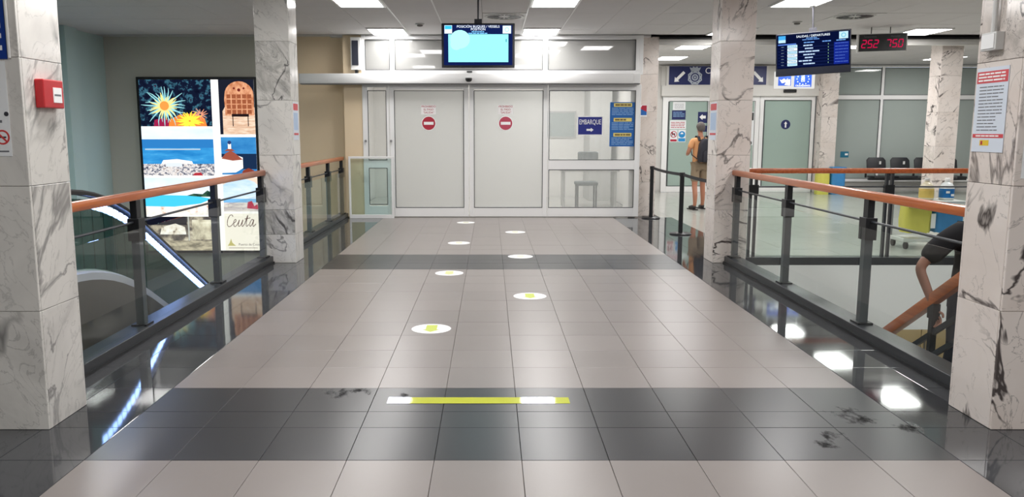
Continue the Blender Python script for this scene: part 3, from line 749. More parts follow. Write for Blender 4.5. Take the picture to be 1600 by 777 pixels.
# 5 arched door
p = panel('door', cx2, cx3, 1.55, 2.56, E('night_blue', (26, 30, 44)))
dcx = -4.68
arch = [(dcx - .27, 2.02), (dcx - .28, 2.2)] + [(dcx - .27 * math.cos(PI * k / 12), 2.28 + .25 * math.sin(PI * k / 12)) for k in range(13)] + [(dcx + .27, 2.2), (dcx + .27, 2.02), (dcx + .27, 1.9), (dcx - .27, 1.9)]
art('stone_wall', pl([(cx2 + .06, 1.55), (cx2 + .06, 1.98), (cx2 + .12, 2.08), (cx3, 2.05), (cx3, 1.55)]), photo_mat('stone_print', [(.4, (206, 168, 140)), (.6, (236, 210, 186))], 6, (1, 1, 9), PW), p, 2.4)
art('arched_leaf', pl(arch), photo_mat('carved_wood_print', [(.35, (182, 112, 76)), (.6, (222, 162, 124))], 16, (1, 1, .6), PW), p, 2.8)
mb = MB()
for i in range(5):
    for j in range(4): mb.box(dcx - .235 + i * .097, dcx - .235 + i * .097 + .075, FY - .0005, FY, 1.93 + j * .095, 1.93 + j * .095 + .075)
art('carved_squares', mb, E('carving', (150, 84, 56)), p, 3.2)
mb = MB().disc((dcx, FY, 2.37), .03, 'y', 12, .0005).disc((dcx - .09, FY, 2.40), .02, 'y', 10, .0005).disc((dcx + .09, FY, 2.40), .02, 'y', 10, .0005)
art('carved_squares', mb, E('carving_dark', (110, 40, 34)), p, 3.3)
mb = MB().box(dcx - .15, dcx + .17, FY - .0005, FY, 1.88, 1.93)
for a in (-.14, .145): mb.box(dcx + a, dcx + a + .016, FY - .0005, FY, 1.70, 1.9)
art('bench', mb, E('bench', (34, 24, 26)), p, 3.4)
# 6 white building with red roofs
p = panel('villa', cx2, cx3, .80, 1.50, photo_mat('deep_sky_print', [(.3, (26, 100, 168)), (.7, (70, 150, 206))], 1.2, (1, 1, 3), PW))
art('dark_sea', rct(cx2, cx3, .9, 1.19), E('dark_sea', (24, 44, 74)), p, 2.4)
art('villa_wall', pl([(cx2, .83), (cx2, 1.12), (-4.98, 1.15), (-4.86, 1.22), (-4.74, 1.15), (-4.66, 1.12), (-4.66, .92), (-4.8, .84)]), E('villa_white', (244, 240, 234)), p, 2.8)
art('villa_roof', pl([(cx2, 1.10), (-4.98, 1.20), (-4.88, 1.25), (-4.8, 1.20), (-4.66, 1.08), (-4.85, 1.06)]), E('terracotta', (150, 78, 62)), p, 3)
art('villa_roof', pl([(-5.0, 1.24), (-4.9, 1.31), (-4.8, 1.24)]), E('terracotta', (150, 78, 62)), p, 3.1)
art('villa_tower', rct(-4.93, -4.87, 1.28, 1.40), E('villa_white', (244, 240, 234)), p, 3.2)
art('villa_dome', MB().disc((-4.9, FY, 1.40), .035, 'y', 14, .0005), E('blue_dome', (40, 60, 110)), p, 3.4)
art('domed_roof', pl([(-4.70, .80), (-4.66, .88), (-4.56, .92), (-4.46, .88), (-4.42, .80)]), E('rust_roof', (132, 60, 44)), p, 3)
# 7 beach seen through an arch
p = panel('beach', cx2, cx3, .10, .74, photo_mat('beach_sky_print', [(.3, (170, 205, 236)), (.7, (226, 236, 246))], 2, (1, 1, 3), PW))
art('arch_stone', MB().poly([(0, 0, 0)] * 3) if False else pl([(cx2, .60), (cx2, .74), (cx3, .74), (cx3, .60), (cx3 - .06, .66), (cx3 - .2, .71), (cx2 + .3, .71), (cx2 + .1, .66)]), E('arch', (226, 206, 186)), p, 2.6)
art('sand', rct(cx2, cx3, .10, .27), photo_mat('sand_print', [(.4, (176, 166, 170)), (.6, (224, 214, 206))], 4, (1, 1, 4), PW), p, 2.6)
art('beach_people', pl([(-4.62, .16), (-4.6, .28), (-4.52, .3), (-4.48, .2), (-4.42, .24), (-4.40, .14)]), E('people_red', (176, 40, 70)), p, 3)
art('sea_band', rct(cx2, cx3, .27, .34), E('sea_band', (120, 180, 224)), p, 2.5)
# 8 title panel
p = panel('title', cx2, cx3, -.65, .06, E('cream', (244, 236, 222)))
def script(strokes, x, z, sc, r):
    mb = MB()
    for st_ in strokes:
        q = [Vector((a, b, 0)) for a, b in st_]; q = [q[0] * 2 - q[1]] + q + [q[-1] * 2 - q[-2]]; out = []
        for i in range(1, len(q) - 2):
            for k in range(5):
                t_ = k / 5; a, b, c, d = q[i - 1:i + 3]
                out.append(.5 * ((2 * b) + (c - a) * t_ + (2 * a - 5 * b + 4 * c - d) * t_ ** 2 + (3 * b - a - 3 * c + d) * t_ ** 3))
        out.append(q[-2])
        mb.tube([(x + (v.x + .18 * v.y) * sc, FY - .004, z + v.y * sc) for v in out], r, 5)
    return mb
obj('title_lettering', script([[(.24, .82), (.14, .95), (-.02, .9), (-.13, .6), (-.12, .25), (0, .05), (.2, .1), (.35, .3), (.5, .42), (.52, .56), (.43, .6), (.36, .4), (.42, .1), (.55, .06), (.7, .3), (.78, .58), (.74, .2), (.82, .06), (.95, .2), (1.05, .58), (1.02, .2), (1.1, .06), (1.25, .35), (1.38, .95), (1.34, .3), (1.42, .06), (1.55, .22)], [(1.18, .64), (1.6, .72)], [(1.87, .52), (1.74, .6), (1.62, .3), (1.68, .06), (1.8, .2), (1.9, .6), (1.87, .2), (1.95, .06), (2.1, .25)]], -4.99, -.20, .245, .007), E('brown_ink', (92, 66, 62)), p)
text('title_lettering', 'Puerto de Ceuta', .062, (-4.60, FY - .004, -.535), E('dark_print', (60, 52, 60)), p)
art('line_drawing', pl([(-5.02, -.56), (-4.98, -.50), (-4.95, -.42), (-4.93, -.5), (-4.86, -.56)]), E('olive', (190, 180, 110)), p, 3)
art('line_drawing', MB().box(-5.0, -4.45, FY - .0005, FY, -.606, -.598), E('brown_ink', (92, 66, 62)), p, 3)

# ---------------------------------------------------------------- glazed door wall
DY = 15.15
def framed(name, label, x0, x1, z0, z1, panes, m, fw=.05, y=DY, th=.05, kind='structure', bars=(), botw=None, midz=None, mf=None):
    """aluminium framed glazing: panes = list of (x0,x1,z0,z1)"""
    mb = MB(); mf = mf or M_white
    t = thing(name, label, None, ((x0 + x1) / 2, y, z0), kind=kind)
    mb.box(x0, x0 + fw, y - th, y, z0, z1); mb.box(x1 - fw, x1, y - th, y, z0, z1)
    mb.box(x0 + fw, x1 - fw, y - th, y, z1 - fw, z1); mb.box(x0 + fw, x1 - fw, y - th, y, z0, z0 + (botw or fw))
    for b in bars: mb.box(b[0], b[1], y - th, y, b[2], b[3])
    obj('frame', mb, mf, t, bevel=.004)
    for q in panes:
        obj('gasket', MB().box(q[0] - .004, q[0] + .008, y - th - .002, y - th + .01, q[2], q[3]).box(q[1] - .008, q[1] + .004, y - th - .002, y - th + .01, q[2], q[3]).box(q[0], q[1], y - th - .002, y - th + .01, q[3] - .008, q[3] + .004).box(q[0], q[1], y - th - .002, y - th + .01, q[2] - .004, q[2] + .008), mat('dark_gasket', (62, 64, 66), .6), t)
        obj('glass_pane', B(q[0], q[1], y - th / 2 - .004, y - th / 2 + .004, q[2], q[3]), m, t)
    return t
framed('door_1', 'white framed sliding door leaf beside the fixed narrow panes, bearing a red no entry sticker', -1.86, -.40, .02, 2.46, [(-1.77, -.49, .19, 2.35)], M_frost, .09, botw=.17)
framed('door_2', 'white framed sliding door leaf next to the boarding sign pane, bearing a paler no entry sticker', -.385, 1.06, .02, 2.46, [(-.30, .975, .19, 2.35)], M_frost, .085, botw=.17)
framed('window_1', 'narrow fixed two part pane behind the low glass screen', -2.36, -1.87, .02, 2.46, [(-2.26, -1.92, .25, .93), (-2.26, -1.92, 1.08, 2.35)], M_frost2, .05, bars=[(-2.26, -1.92, .93, 1.08), (-2.31, -2.26, .22, 2.41)], botw=.2)
framed('window_2', 'wide fixed pane carrying the blue boarding sign', 1.07, 2.78, .02, 2.46, [(1.09, 2.68, .19, .90), (1.09, 2.68, 1.08, 2.35)], M_frost2, .02, bars=[(1.09, 2.68, .90, 1.08), (2.68, 2.76, .04, 2.44), (1.09, 2.68, 2.35, 2.44), (1.09, 2.68, .04, .19)], botw=.02)
framed('window_3', 'row of milky transom panes above the door beam', -2.36, 2.80, 2.64, 3.345, [(-2.29, -1.84, 2.72, 3.26), (-1.75, .963, 2.72, 3.26), (1.057, 2.66, 2.72, 3.26)], M_frost3, .07, bars=[(-1.84, -1.75, 2.72, 3.275), (.963, 1.057, 2.72, 3.275), (2.66, 2.73, 2.72, 3.275)], botw=.08)
bm_ = thing('door_operator_beam', 'long white sliding door beam spanning the door wall', 'beam', (-.35, DY - .1, 2.465))
obj('housing', B(-3.45, 2.60, DY - .26, DY - .052, 2.468, 2.645), mat('beam_white', (236, 236, 236), .35), bm_, bevel=.012, smooth=True)
obj('end_cap', B(2.60, 2.72, DY - .25, DY - .052, 2.472, 2.64), M_white, bm_, bevel=.006)
obj('end_cap', B(-3.47, -3.45, DY - .26, DY - .052, 2.468, 2.645), M_gray_pl, bm_)
obj('drip_rail', B(-3.45, 2.72, DY - .24, DY - .06, 2.452, 2.468), mat('dark_rail', (120, 120, 122), .4, .4), bm_)
s = thing('door_sensor', 'black dome motion sensor under the door beam centre', 'sensor', (-.39, DY - .27, 2.53))
mb = MB().lathe((-.39, DY - .265, 2.53), [(.02, -.035), (.05, -.02), (.062, .01), (.06, .03)], 18)
obj('dome', mb, M_rubber, s, smooth=True); obj('mount', B(-.45, -.33, DY - .29, DY - .26, 2.56, 2.575), M_gray_pl, s)
s = thing('door_sensor', 'small dark sensor on the white transom bar below the vessel screen', 'sensor', (-.38, DY - .06, 2.69))
obj('body', B(-.43, -.33, DY - .085, DY - .051, 2.675, 2.70), M_char, s, bevel=.006)
obj('cover', B(-.42, -.34, DY - .088, DY - .085, 2.68, 2.695), M_rubber, s)
# knobs on the narrow pane frame
for xx in (-2.31, -1.84): 
    k = obj('lock_knob', MB().disc((xx, DY - .052, 1.43), .022, 'y', 16, .02), M_steel, None, loc=(xx, DY - .06, 1.43), label='steel lock cylinder on the %s white frame beside the narrow pane' % ('outer' if xx < -2 else 'door side'), cat='lock')
# low glass screen
g = thing('low_glass_screen', 'low white framed clear glass screen closing the railing end', 'screen', (-2.18, 14.98, 0))
obj('frame', MB().box(-2.62, -2.585, 14.96, 15.0, 0, 1.15).box(-1.83, -1.79, 14.96, 15.0, 0, 1.15).box(-2.585, -1.83, 14.96, 15.0, 1.11, 1.15).box(-2.585, -1.83, 14.96, 15.0, 0.0, .07), M_white, g, bevel=.003)
obj('glass_pane', B(-2.585, -1.83, 14.976, 14.984, .07, 1.11), M_clear, g)
# wall loudspeaker
g = thing('column_loudspeaker', 'tall black fronted loudspeaker mounted on the beige pilaster', 'loudspeaker', (-2.46, 15.05, 2.74))
obj('cabinet', B(-2.54, -2.36, 15.02, 15.12, 2.72, 3.30), M_gray_pl, g, bevel=.006)
obj('grille', B(-2.515, -2.40, 15.008, 15.02, 2.80, 3.24), mat('dark_blue_grille', (30, 34, 48), .6), g)
obj('bracket', B(-2.47, -2.42, 15.03, 15.12, 2.66, 2.72), M_black, g)
# things behind the frosted panes
g = thing('office_chair', 'dark backed chair dimly seen through the boarding sign pane', 'chair', (2.0, 16.6, 0))
obj('backrest', B(1.78, 2.2, 16.5, 16.56, .85, 1.2), mat('dark_grey_cloth', (60, 68, 70), .8), g, bevel=.03, smooth=True)
obj('seat', B(1.76, 2.22, 16.55, 17.0, .5, .58), mat('dark_grey_cloth', (60, 68, 70), .8), g, bevel=.03, smooth=True)
for a, b in ((1.8, 16.6), (2.18, 16.6), (1.8, 16.95), (2.18, 16.95)): obj('leg', MB().tube([(a, b, 0), (a, b, .5)], .018, 8), M_black, g)
g = thing('desk', 'grey desk dimly seen behind the lower frosted pane', 'desk', (2.1, 17.5, 0))
obj('top', B(1.5, 2.75, 17.2, 17.8, .76, .8), M_grey, g)
obj('side_panel', B(1.55, 1.6, 17.25, 17.75, 0, .76), M_grey, g); obj('side_panel', B(2.65, 2.7, 17.25, 17.75, 0, .76), M_grey, g)
g = thing('notice_board', 'grey notice board on the back room wall', 'board', (1.5, 19.95, 1.4)); obj('frame', B(1.3, 2.1, 19.96, 20, 1.45, 2.1), M_grey, g); obj('face', B(1.34, 2.06, 19.95, 19.96, 1.49, 2.06), mat('board_grey', (140, 150, 148), .7), g)
struct('trim_7', B(2.3, 2.8, 18.8, 20, 0, 3.0), M_grey, label='grey corner column in the back room')
for xx, yy in ((-1.2, 17.9), (1.2, 17.9), (1.2, 16.3), (2.2, 17.1)):  # unseen panels, extra ones added to brighten the frosted doors
    o = copy_tree(lamp); o.location = (xx, yy, CEIL - .036); o['label'] = 'unseen back room light panel, %s' % {(-1.2, 17.9): 'deeper, behind the first door leaf', (1.2, 17.9): 'deeper, behind the second door leaf', (-1.2, 16.3): 'just behind the first door leaf', (1.2, 16.3): 'just behind the second door leaf', (2.2, 17.1): 'behind the boarding sign pane'}[(xx, yy)]
struct('ceiling_room', B(-2.95, 2.95, 15.2, 20.1, CEIL - .02, CEIL + .015), M_ceil, label='plain ceiling of the back room')

# ---------------------------------------------------------------- stickers and signs on the doors
SY = DY - .0300   # glass faces
def no_entry(x, lab, red):
    t = thing('no_entry_sticker', lab, 'sticker', (x, SY, 1.6))
    obj('white_ring', MB().disc((x, SY, 1.755), .135, 'y', 32, .001), M_signwhite, t)
    obj('red_disc', MB().disc((x, SY - .001, 1.755), .122, 'y', 32, .001), red, t)
    obj('white_bar', B(x - .09, x + .09, SY - .0035, SY - .002, 1.728, 1.782), M_signwhite, t)
    obj('label_paper', B(x - .14, x + .14, SY - .001, SY, 1.915, 2.09), mat('pale_label', (250, 248, 248), .5), t)
    for i, ln in enumerate(('PROHIBIDO', 'EL PASO', '"SALIDA"')): text('lettering', ln, .05, (x, SY - .002, 2.06 - .055 * i), M_inkred, t)
no_entry(-1.14, 'round red no entry sticker on the door leaf nearer the beige wall', M_stickred)
no_entry(.285, 'round no entry sticker on the door leaf nearer the boarding sign', mat('faded_crimson', (186, 70, 92), .4))
t = thing('boarding_sign', 'blue boarding sign with white arrow on the wide pane', 'sign', (1.85, SY, 1.55))
obj('border', B(1.615, 2.085, SY - .001, SY, 1.535, 1.885), M_signwhite, t); obj('plate', B(1.63, 2.07, SY - .003, SY - .001, 1.55, 1.87), M_royal, t)
text('lettering', 'EMBARQUE', .128, (1.85, SY - .004, 1.775), M_signwhite, t, sx=.62)
obj('arrow', arrow(MB(), (1.85, 1.635), 0, .13, .035, .075, .05, SY - .003), M_signwhite, t)
t = thing('blue_notice', 'tall bright blue notice with three yellow headings on the wide pane', 'poster', (2.45, SY, 1.33))
obj('sheet', B(2.215, 2.675, SY - .002, SY, 1.33, 2.14), M_poster_blue, t)
for i, z in enumerate((2.09, 1.82, 1.545)):
    h = obj('heading', B(2.285, 2.62, SY - .004, SY - .002, z - .033, z + .033), M_yellow, t)
    obj('heading_text', lines(2.31, 2.60, z - .025, z + .025, 1, SY - .004, .6, i), mat('brown_ink', (120, 100, 60), .6), h)
    obj('small_print', lines(2.25, 2.65, z - .19, z - .045, 5, SY - .002, .4, i + 5), M_inkblue, t)
# belt barriers
bb = thing('belt_barrier', 'black belt barrier post nearer the door wall', 'barrier', (3.0, 15.0, 0))
def barrier(t, x, y, h):
    obj('base', MB().lathe((x, y, 0), [(.17, 0), (.17, .012), (.155, .022), (.05, .028)], 28), M_black, t, smooth=True)
    obj('post', MB().tube([(x, y, .02), (x, y, h - .05)], .035, 16), M_black, t, smooth=True)
    obj('head', MB().tube([(x, y, h - .06), (x, y, h)], .042, 16), M_rubber, t, smooth=True)
HB = .97
barrier(bb, 3.0, 15.0, HB); b2 = thing('belt_barrier', 'black belt barrier post standing nearer the veined pillar', 'barrier', (3.0, 12.63, 0)); barrier(b2, 3.0, 12.63, HB)
def belt(t, ya, yb, za=HB - .03, zb=HB - .03, sag=.018):
    mb = MB(); n = 14; P = []
    for k in range(n + 1):
        s = k / n; P.append((3.0, ya + (yb - ya) * s, za + (zb - za) * s - sag * 4 * s * (1 - s)))
    for a, b in zip(P[:-1], P[1:]): mb.prism([(3.0, a[1], a[2] + .024), (3.0, b[1], b[2] + .024), (3.0, b[1], b[2] - .024), (3.0, a[1], a[2] - .024)], (.002, 0, 0))
    obj('belt', mb, mat('black_webbing', (32, 32, 36), .7), t)
belt(bb, 14.96, 12.67); belt(b2, 12.59, 10.23)
# small stickers on the pillar by the door wall
t = thing('small_notice', 'small blue and red notice stuck on the pillar by the door wall', 'sticker', (2.86, 15.40, 1.9))
obj('sheet', B(2.76, 2.95, 15.395, 15.399, 1.88, 2.10), M_paper, t); obj('blue_block', B(2.765, 2.945, 15.393, 15.395, 1.91, 2.04), M_poster_blue, t)
obj('red_block', MB().prism([(2.82, 15.393, 2.03), (2.945, 15.393, 1.97), (2.945, 15.393, 2.09), (2.86, 15.393, 2.09)], (0, -.001, 0)), M_stickred, t)

# ---------------------------------------------------------------- floor markers
def marker(x, y, lab, arrow_col):
    t = thing('floor_marker', lab, 'sticker', (x, y, .0005), 'round white floor stickers up the walkway')
    obj('disc', MB().disc((x, y, .0006), .162, 'z', 36, .0008), M_signwhite, t)
    pts = [(-.05, .11), (.05, .11), (.05, -.02), (.05, -.03), (0, -.1), (-.05, -.03), (-.05, -.02)]
    pts = [(-.045, .12), (.045, .12), (.045, -.03), (.07, -.03), (0, -.11), (-.07, -.03), (-.045, -.03)]
    obj('arrow', MB().prism([(x + a, y + b, .0016) for a, b in pts], (0, 0, .0006)), arrow_col, t)
G1 = mat('lime_print', (196, 208, 84), .5); G2 = mat('faded_lime_print', (214, 216, 150), .5); G3 = mat('worn_lime_print', (226, 226, 206), .5)
for x, y, lab, m in [(-.483, 6.45, 'round white floor sticker with clear lime arrow, nearest the lime tape', G1), (.39, 7.777, 'round white floor sticker with lime arrow, alone on the screen side of the near panel', G1),
                  (-.468, 9.08, 'round white floor sticker at the far edge of the near light panel', G2), (.39, 10.32, 'round white floor sticker lying on the far dark stripe', G3),
                  (-.455, 11.60, 'worn round floor sticker just past the dark stripe', G3), (.402, 12.88, 'worn round floor sticker before the second door leaf', G3), (-.433, 14.26, 'small looking round floor sticker closest to the door gap', G3)]: marker(x, y, lab, m)
t = thing('floor_tape', 'glossy lime strip of tape across the near dark stripe', 'tape', (-.08, 4.665, .0005))
M_lime = mat('lime_tape', (200, 208, 50), .06, coat=.5)
obj('strip', B(-.615, .475, 4.612, 4.722, .0006, .0014), M_lime, t)

# ---------------------------------------------------------------- screens
def E2(n, c, p=1.0): return emis('screen_' + n, c, p * .68)
def tv(label, x, y, zc, wd, ht, rz=0, ry=0):
    t = thing('information_screen', label, 'screen', (x, y, zc), rot=(0, ry, rz))
    obj('bezel', B(-wd / 2, wd / 2, -.035, .035, -ht / 2, ht / 2), mat('glossy_black_bezel', (16, 20, 34), .2), t, local=True, bevel=.006)
    obj('mount', MB().box(-.05, .05, .0, .07, ht / 2 - .12, ht / 2 + .06).tube([(0, .03, ht / 2 + .05), (0, .03, CEIL - zc)], .012, 10), mat('dark_grey_pole', (46, 46, 54), .5), t, local=True)
    obj('ceiling_plate', MB().disc((0, .03, CEIL - zc - .012), .06, 'z', 16, .012), M_gray_pl, t, local=True)
    return t
SF = -.0365
t = tv('hanging screen with a pale cyan vessel map over the sliding doors', -.16, 11.0, 2.732, .97, .575)
sc = obj('display', B(-.455, .455, SF, -.034, -.255, .265), E2('navy', (20, 34, 88), .75), t, local=True)
def sq(n, x0, x1, z0, z1, m, lv=1): return obj(n, B(x0, x1, SF - .0012 * lv - .0005, SF, z0, z1), m, sc, local=True)
sq('map_area', -.395, .40, -.215, .145, E2('cyan', (150, 250, 255), 1.0))
obj('map_land', MB().disc((-.24, SF - .002, .08), .12, 'y', 18, .0004, 1.1).disc((-.29, SF - .002, .02), .08, 'y', 16, .0004), E2('pale', (176, 252, 255), 1.0), sc, local=True)
sq('map_mark', .365, .378, .045, .085, E2('mark', (60, 150, 170), .9), 2)
sq('port_emblem', -.445, -.345, .155, .26, E2('emblem_white', (225, 248, 255), 1.0)); sq('port_emblem', -.44, -.35, .21, .255, E2('emblem_cyan', (60, 190, 230), 1.0), 2)
sq('round_emblem', .325, .435, .155, .255, E2('emblem_white', (225, 248, 255), 1.0))
obj('round_emblem', MB().disc((.38, SF - .002, .205), .03, 'y', 18, .0004, inner=.02), E2('emblem_ring', (170, 215, 215), 1.0), sc, local=True)
for s_, sz, z in (('POSICIÓN BUQUES / VESSELS', .043, .243), ('POSITION', .043, .208)): text('lettering', s_, sz, (0, SF - .002, z), E2('white', (235, 245, 255), 1.1), sc, local=True, spacing=1.02)
for a, z in ((.085, .178), (.13, .157)): obj('small_lettering', lines(-a, a, z - .009, z + .009, 1, SF - .001, .7, 4), E2('lightblue', (120, 190, 240), 1.0), sc, local=True)

t = tv('hanging departures timetable screen, tilted, before the hall', 4.53, 11.6, 2.69, .98, .585, R(-20), R(-2.6))
sc = obj('display', B(-.475, .475, SF, -.034, -.19, .275), E2('dark_navy', (10, 20, 62), .6), t, local=True)
sq('port_emblem', -.455, -.36, .17, .265, E2('emblem_white2', (190, 226, 250), .9)); sq('port_emblem', -.455, -.36, .21, .265, E2('emblem_blue2', (70, 170, 236), .9), 2)
sq('round_emblem', .335, .45, .17, .265, E2('emblem_white2', (190, 226, 250), .9)); obj('round_emblem', MB().disc((.392, SF - .002, .218), .032, 'y', 18, .0004, inner=.02), E2('emblem_ring2', (120, 190, 210), .9), sc, local=True)
text('lettering', 'SALIDAS / DEPARTURES', .042, (0, SF - .002, .24), E2('white', (235, 245, 255), 1.1), sc, local=True)
for a, z in ((.09, .212), (.14, .192)): obj('small_lettering', lines(-a, a, z - .007, z + .007, 1, SF - .001, .7, 3), E2('lightblue2', (110, 160, 230), .9), sc, local=True)
sq('table_head', -.46, -.22, .135, .152, E2('head_blue', (90, 130, 220), .8)); 
for a, b in ((-.12, .05), (.12, .26), (.30, .45)): obj('small_lettering', lines(a, b, .143, .163, 1, SF - .001, .7, 3), E2('lightblue2', (110, 160, 230), .9), sc, local=True)
sq('blue_column', .27, .462, -.17, .13, E2('col_blue', (24, 44, 150), .7))
for i in range(7):
    z = .113 - i * .042
    sq('row_rule', -.46, .462, z - .0225, z - .021, E2('rule', (50, 70, 140), .8))
    sq('row_logo', -.335, -.205, z - .018, z + .018, E2('logo_%d' % (i % 2), (196, 232, 248) if i % 2 == 0 else (232, 244, 252), .95))
    obj('row_logo_text', lines(-.325, -.215, z - .010, z + .010, 1, SF - .0017, .5, i), E2('logo_ink', (110, 160, 200), .9), sc, local=True)
    text('lettering', ['10:00', '11:30', '12:00', '13:30', '14:30', '15:00', '16:30'][i] if False else '--:--', .026, (-.40, SF - .002, z), E2('row_white', (190, 215, 245), .9), sc, local=True)
    a = [.075, .055, .135][i % 3]; obj('small_lettering', lines(-.05 - a, -.05 + a, z - .013, z + .013, 1, SF - .001, .65, i + 3), E2('row_white', (190, 215, 245), .9), sc, local=True)
    sq('row_mark', .195, .203, z - .008, z + .008, E2('row_green', (150, 200, 160), .8), 2)
    obj('small_lettering', lines(.285, .45, z - .006, z + .006, 1, SF - .0017, .6, i + 9), E2('row_dim', (90, 120, 210), .8), sc, local=True)
# temperature / humidity display
t = thing('digit_display', 'hanging display with red temperature and humidity digits', 'display', (6.62, 14.0, 3.09), rot=(0, R(-.8), R(-10)))
obj('case', B(-.375, .375, -.05, .05, -.14, .14), mat('dark_display', (26, 28, 30), .3), t, local=True)
obj('frame', MB().box(-.39, -.375, -.055, .055, -.15, .15).box(.375, .39, -.055, .055, -.15, .15).box(-.375, .375, -.055, .055, -.15, -.14).box(-.375, .375, -.055, .055, .14, .15), M_gray_pl, t, local=True)
SEG = {'0': 'abcdef', '2': 'abged', '5': 'afgcd', '7': 'abc'}
def digit(mb, ch, x, z, w_, h):
    q = .016; sh = .02
    S = {'a': (x, x + w_, z + h, z + h + q), 'g': (x, x + w_, z + h / 2, z + h / 2 + q), 'd': (x, x + w_, z, z + q), 'f': (x - q / 2, x + q / 2, z + h / 2 + q, z + h), 'e': (x - q / 2, x + q / 2, z + q, z + h / 2),
         'b': (x + w_ - q / 2, x + w_ + q / 2, z + h / 2 + q, z + h), 'c': (x + w_ - q / 2, x + w_ + q / 2, z + q, z + h / 2)}
    for k in SEG[ch]:
        a, b, c, d = S[k]; f = lambda zz: (zz - z) * .12
        mb.prism([(a + f(c), -.0505, c), (b + f(c), -.0505, c), (b + f(d), -.0505, d), (a + f(d), -.0505, d)], (0, -.001, 0))
for s_, x in (('252', -.33), ('750', .06)):
    mb = MB()
    for i, ch in enumerate(s_): digit(mb, ch, x + i * .095, -.085, .062, .12)
    mb.box(x + .178, x + .188, -.0515, -.0505, -.085, -.073)
    obj('led_digits', mb, emis('red_led', (230, 20, 84), .42), t, local=True)
text('lettering', 'Temperatura', .038, (-.2, -.052, .10), M_ink, t, local=True); text('lettering', 'Humedad', .038, (.2, -.052, .10), M_ink, t, local=True)
for x in (-.17, .13): obj('hanger', MB().tube([(x, 0, .15), (x, 0, .262)], .008, 6), M_black, t, local=True)

# ---------------------------------------------------------------- ceiling fittings
for (a, b), lab in zip(VENTS, ('round swirl air vent in a ceiling tile above the vessel screen', 'round swirl air vent in a ceiling tile beyond the departures screen')):
    cx, cy = a + CT / 2, b - CT / 2
    t = thing('air_vent', lab, 'vent', (cx, cy, CEIL))
    obj('plate', B(cx - .33, cx + .33, cy - .33, cy + .33, CEIL - .004, CEIL + .004), M_gray_pl, t)
    obj('ring', MB().disc((cx, cy, CEIL - .014), .30, 'z', 36, .010, inner=.27), M_gray_pl, t)
    mb = MB()
    for k in range(18):
        q = 2 * PI * k / 18; u = Vector((math.cos(q), math.sin(q), 0)); v_ = Vector((-u.y, u.x, 0)); o_ = Vector((cx, cy, CEIL - .005))
        mb.prism([o_ + u * .09 - v_ * .010, o_ + u * .26 - v_ * .026, o_ + u * .26 + v_ * .026, o_ + u * .09 + v_ * .010], (0, 0, -.003))
    obj('slots', mb, M_black, t)
for x, y, lab in ((-1.15, 13.57, 'small round detector on the ceiling between the light rows'), (4.93, 13.34, 'small round detector on the ceiling above the departures screen')):
    t = thing('smoke_detector', lab, 'detector', (x, y, CEIL)); obj('base', MB().disc((x, y, CEIL - .02), .075, 'z', 20, .02), M_gray_pl, t); obj('sensing_head', MB().lathe((x, y, CEIL - .05), [(.02, 0), (.045, .008), (.05, .03)], 18), mat('detector_grey', (110, 108, 106), .5), t)

# ---------------------------------------------------------------- fittings on the near pillars
t = thing('fire_call_point', 'red fire call point on the near marble pillar', 'alarm', (-2.388, 4.40, 1.75))
obj('box', B(-2.388, -2.340, 4.30, 4.50, 1.725, 1.875), M_red, t, bevel=.006)
obj('window', B(-2.340, -2.337, 4.39, 4.475, 1.755, 1.835), M_signwhite, t); obj('lettering', B(-2.337, -2.3365, 4.40, 4.465, 1.79, 1.80), M_ink, t)
t = thing('blue_wall_sign', 'blue sign with white marks at the frame edge on the near pillar', 'sign', (-2.60, 4.183, 1.98))
obj('plate', B(-2.79, -2.445, 4.176, 4.184, 1.965, 2.45), mat('deep_blue_sign', (16, 56, 140), .3), t)
for z, a in ((2.22, .03), (2.13, .02), (2.08, .025), (2.02, .012)): obj('white_mark', B(-2.49 - a, -2.465, 4.174, 4.176, z - .012, z + .012), M_signwhite, t)
t = thing('white_wall_notice', 'white notice with a no smoking symbol below the blue sign', 'sign', (-2.6, 4.183, 1.46))
obj('sheet', B(-2.78, -2.462, 4.180, 4.184, 1.475, 1.955), M_paper, t)
cxx = -2.505
obj('ban_ring', MB().disc((cxx, 4.180, 1.572), .038, 'y', 24, .001, inner=.029), mat('red_symbol', (206, 60, 60), .5), t)
obj('ban_ring', arrow(MB(), (cxx, 1.572), -PI / 4, .066, .009, .009, .001, 4.179), mat('red_symbol', (206, 60, 60), .5), t)
obj('cigarette', MB().box(cxx - .025, cxx + .02, 4.1785, 4.18, 1.568, 1.576), M_inkdark, t)
obj('icon', MB().disc((-2.475, 4.180, 1.69), .012, 'y', 12, .001), M_inkdark, t); obj('small_print', lines(-2.70, -2.475, 1.49, 1.53, 2, 4.180, .4, 3), M_ink, t); obj('small_print', lines(-2.75, -2.5, 1.63, 1.9, 6, 4.180, .3, 8), M_ink, t)
t = thing('cable_conduit', 'thin grey conduit beside the blue sign on the near pillar', 'conduit', (-2.43, 4.18, 2.0)); obj('tube', MB().tube([(-2.432, 4.176, 1.97), (-2.432, 4.176, CEIL)], .008, 8), M_gray_pl, t); obj('clip', B(-2.445, -2.42, 4.172, 4.185, 2.3, 2.32), M_steel, t)
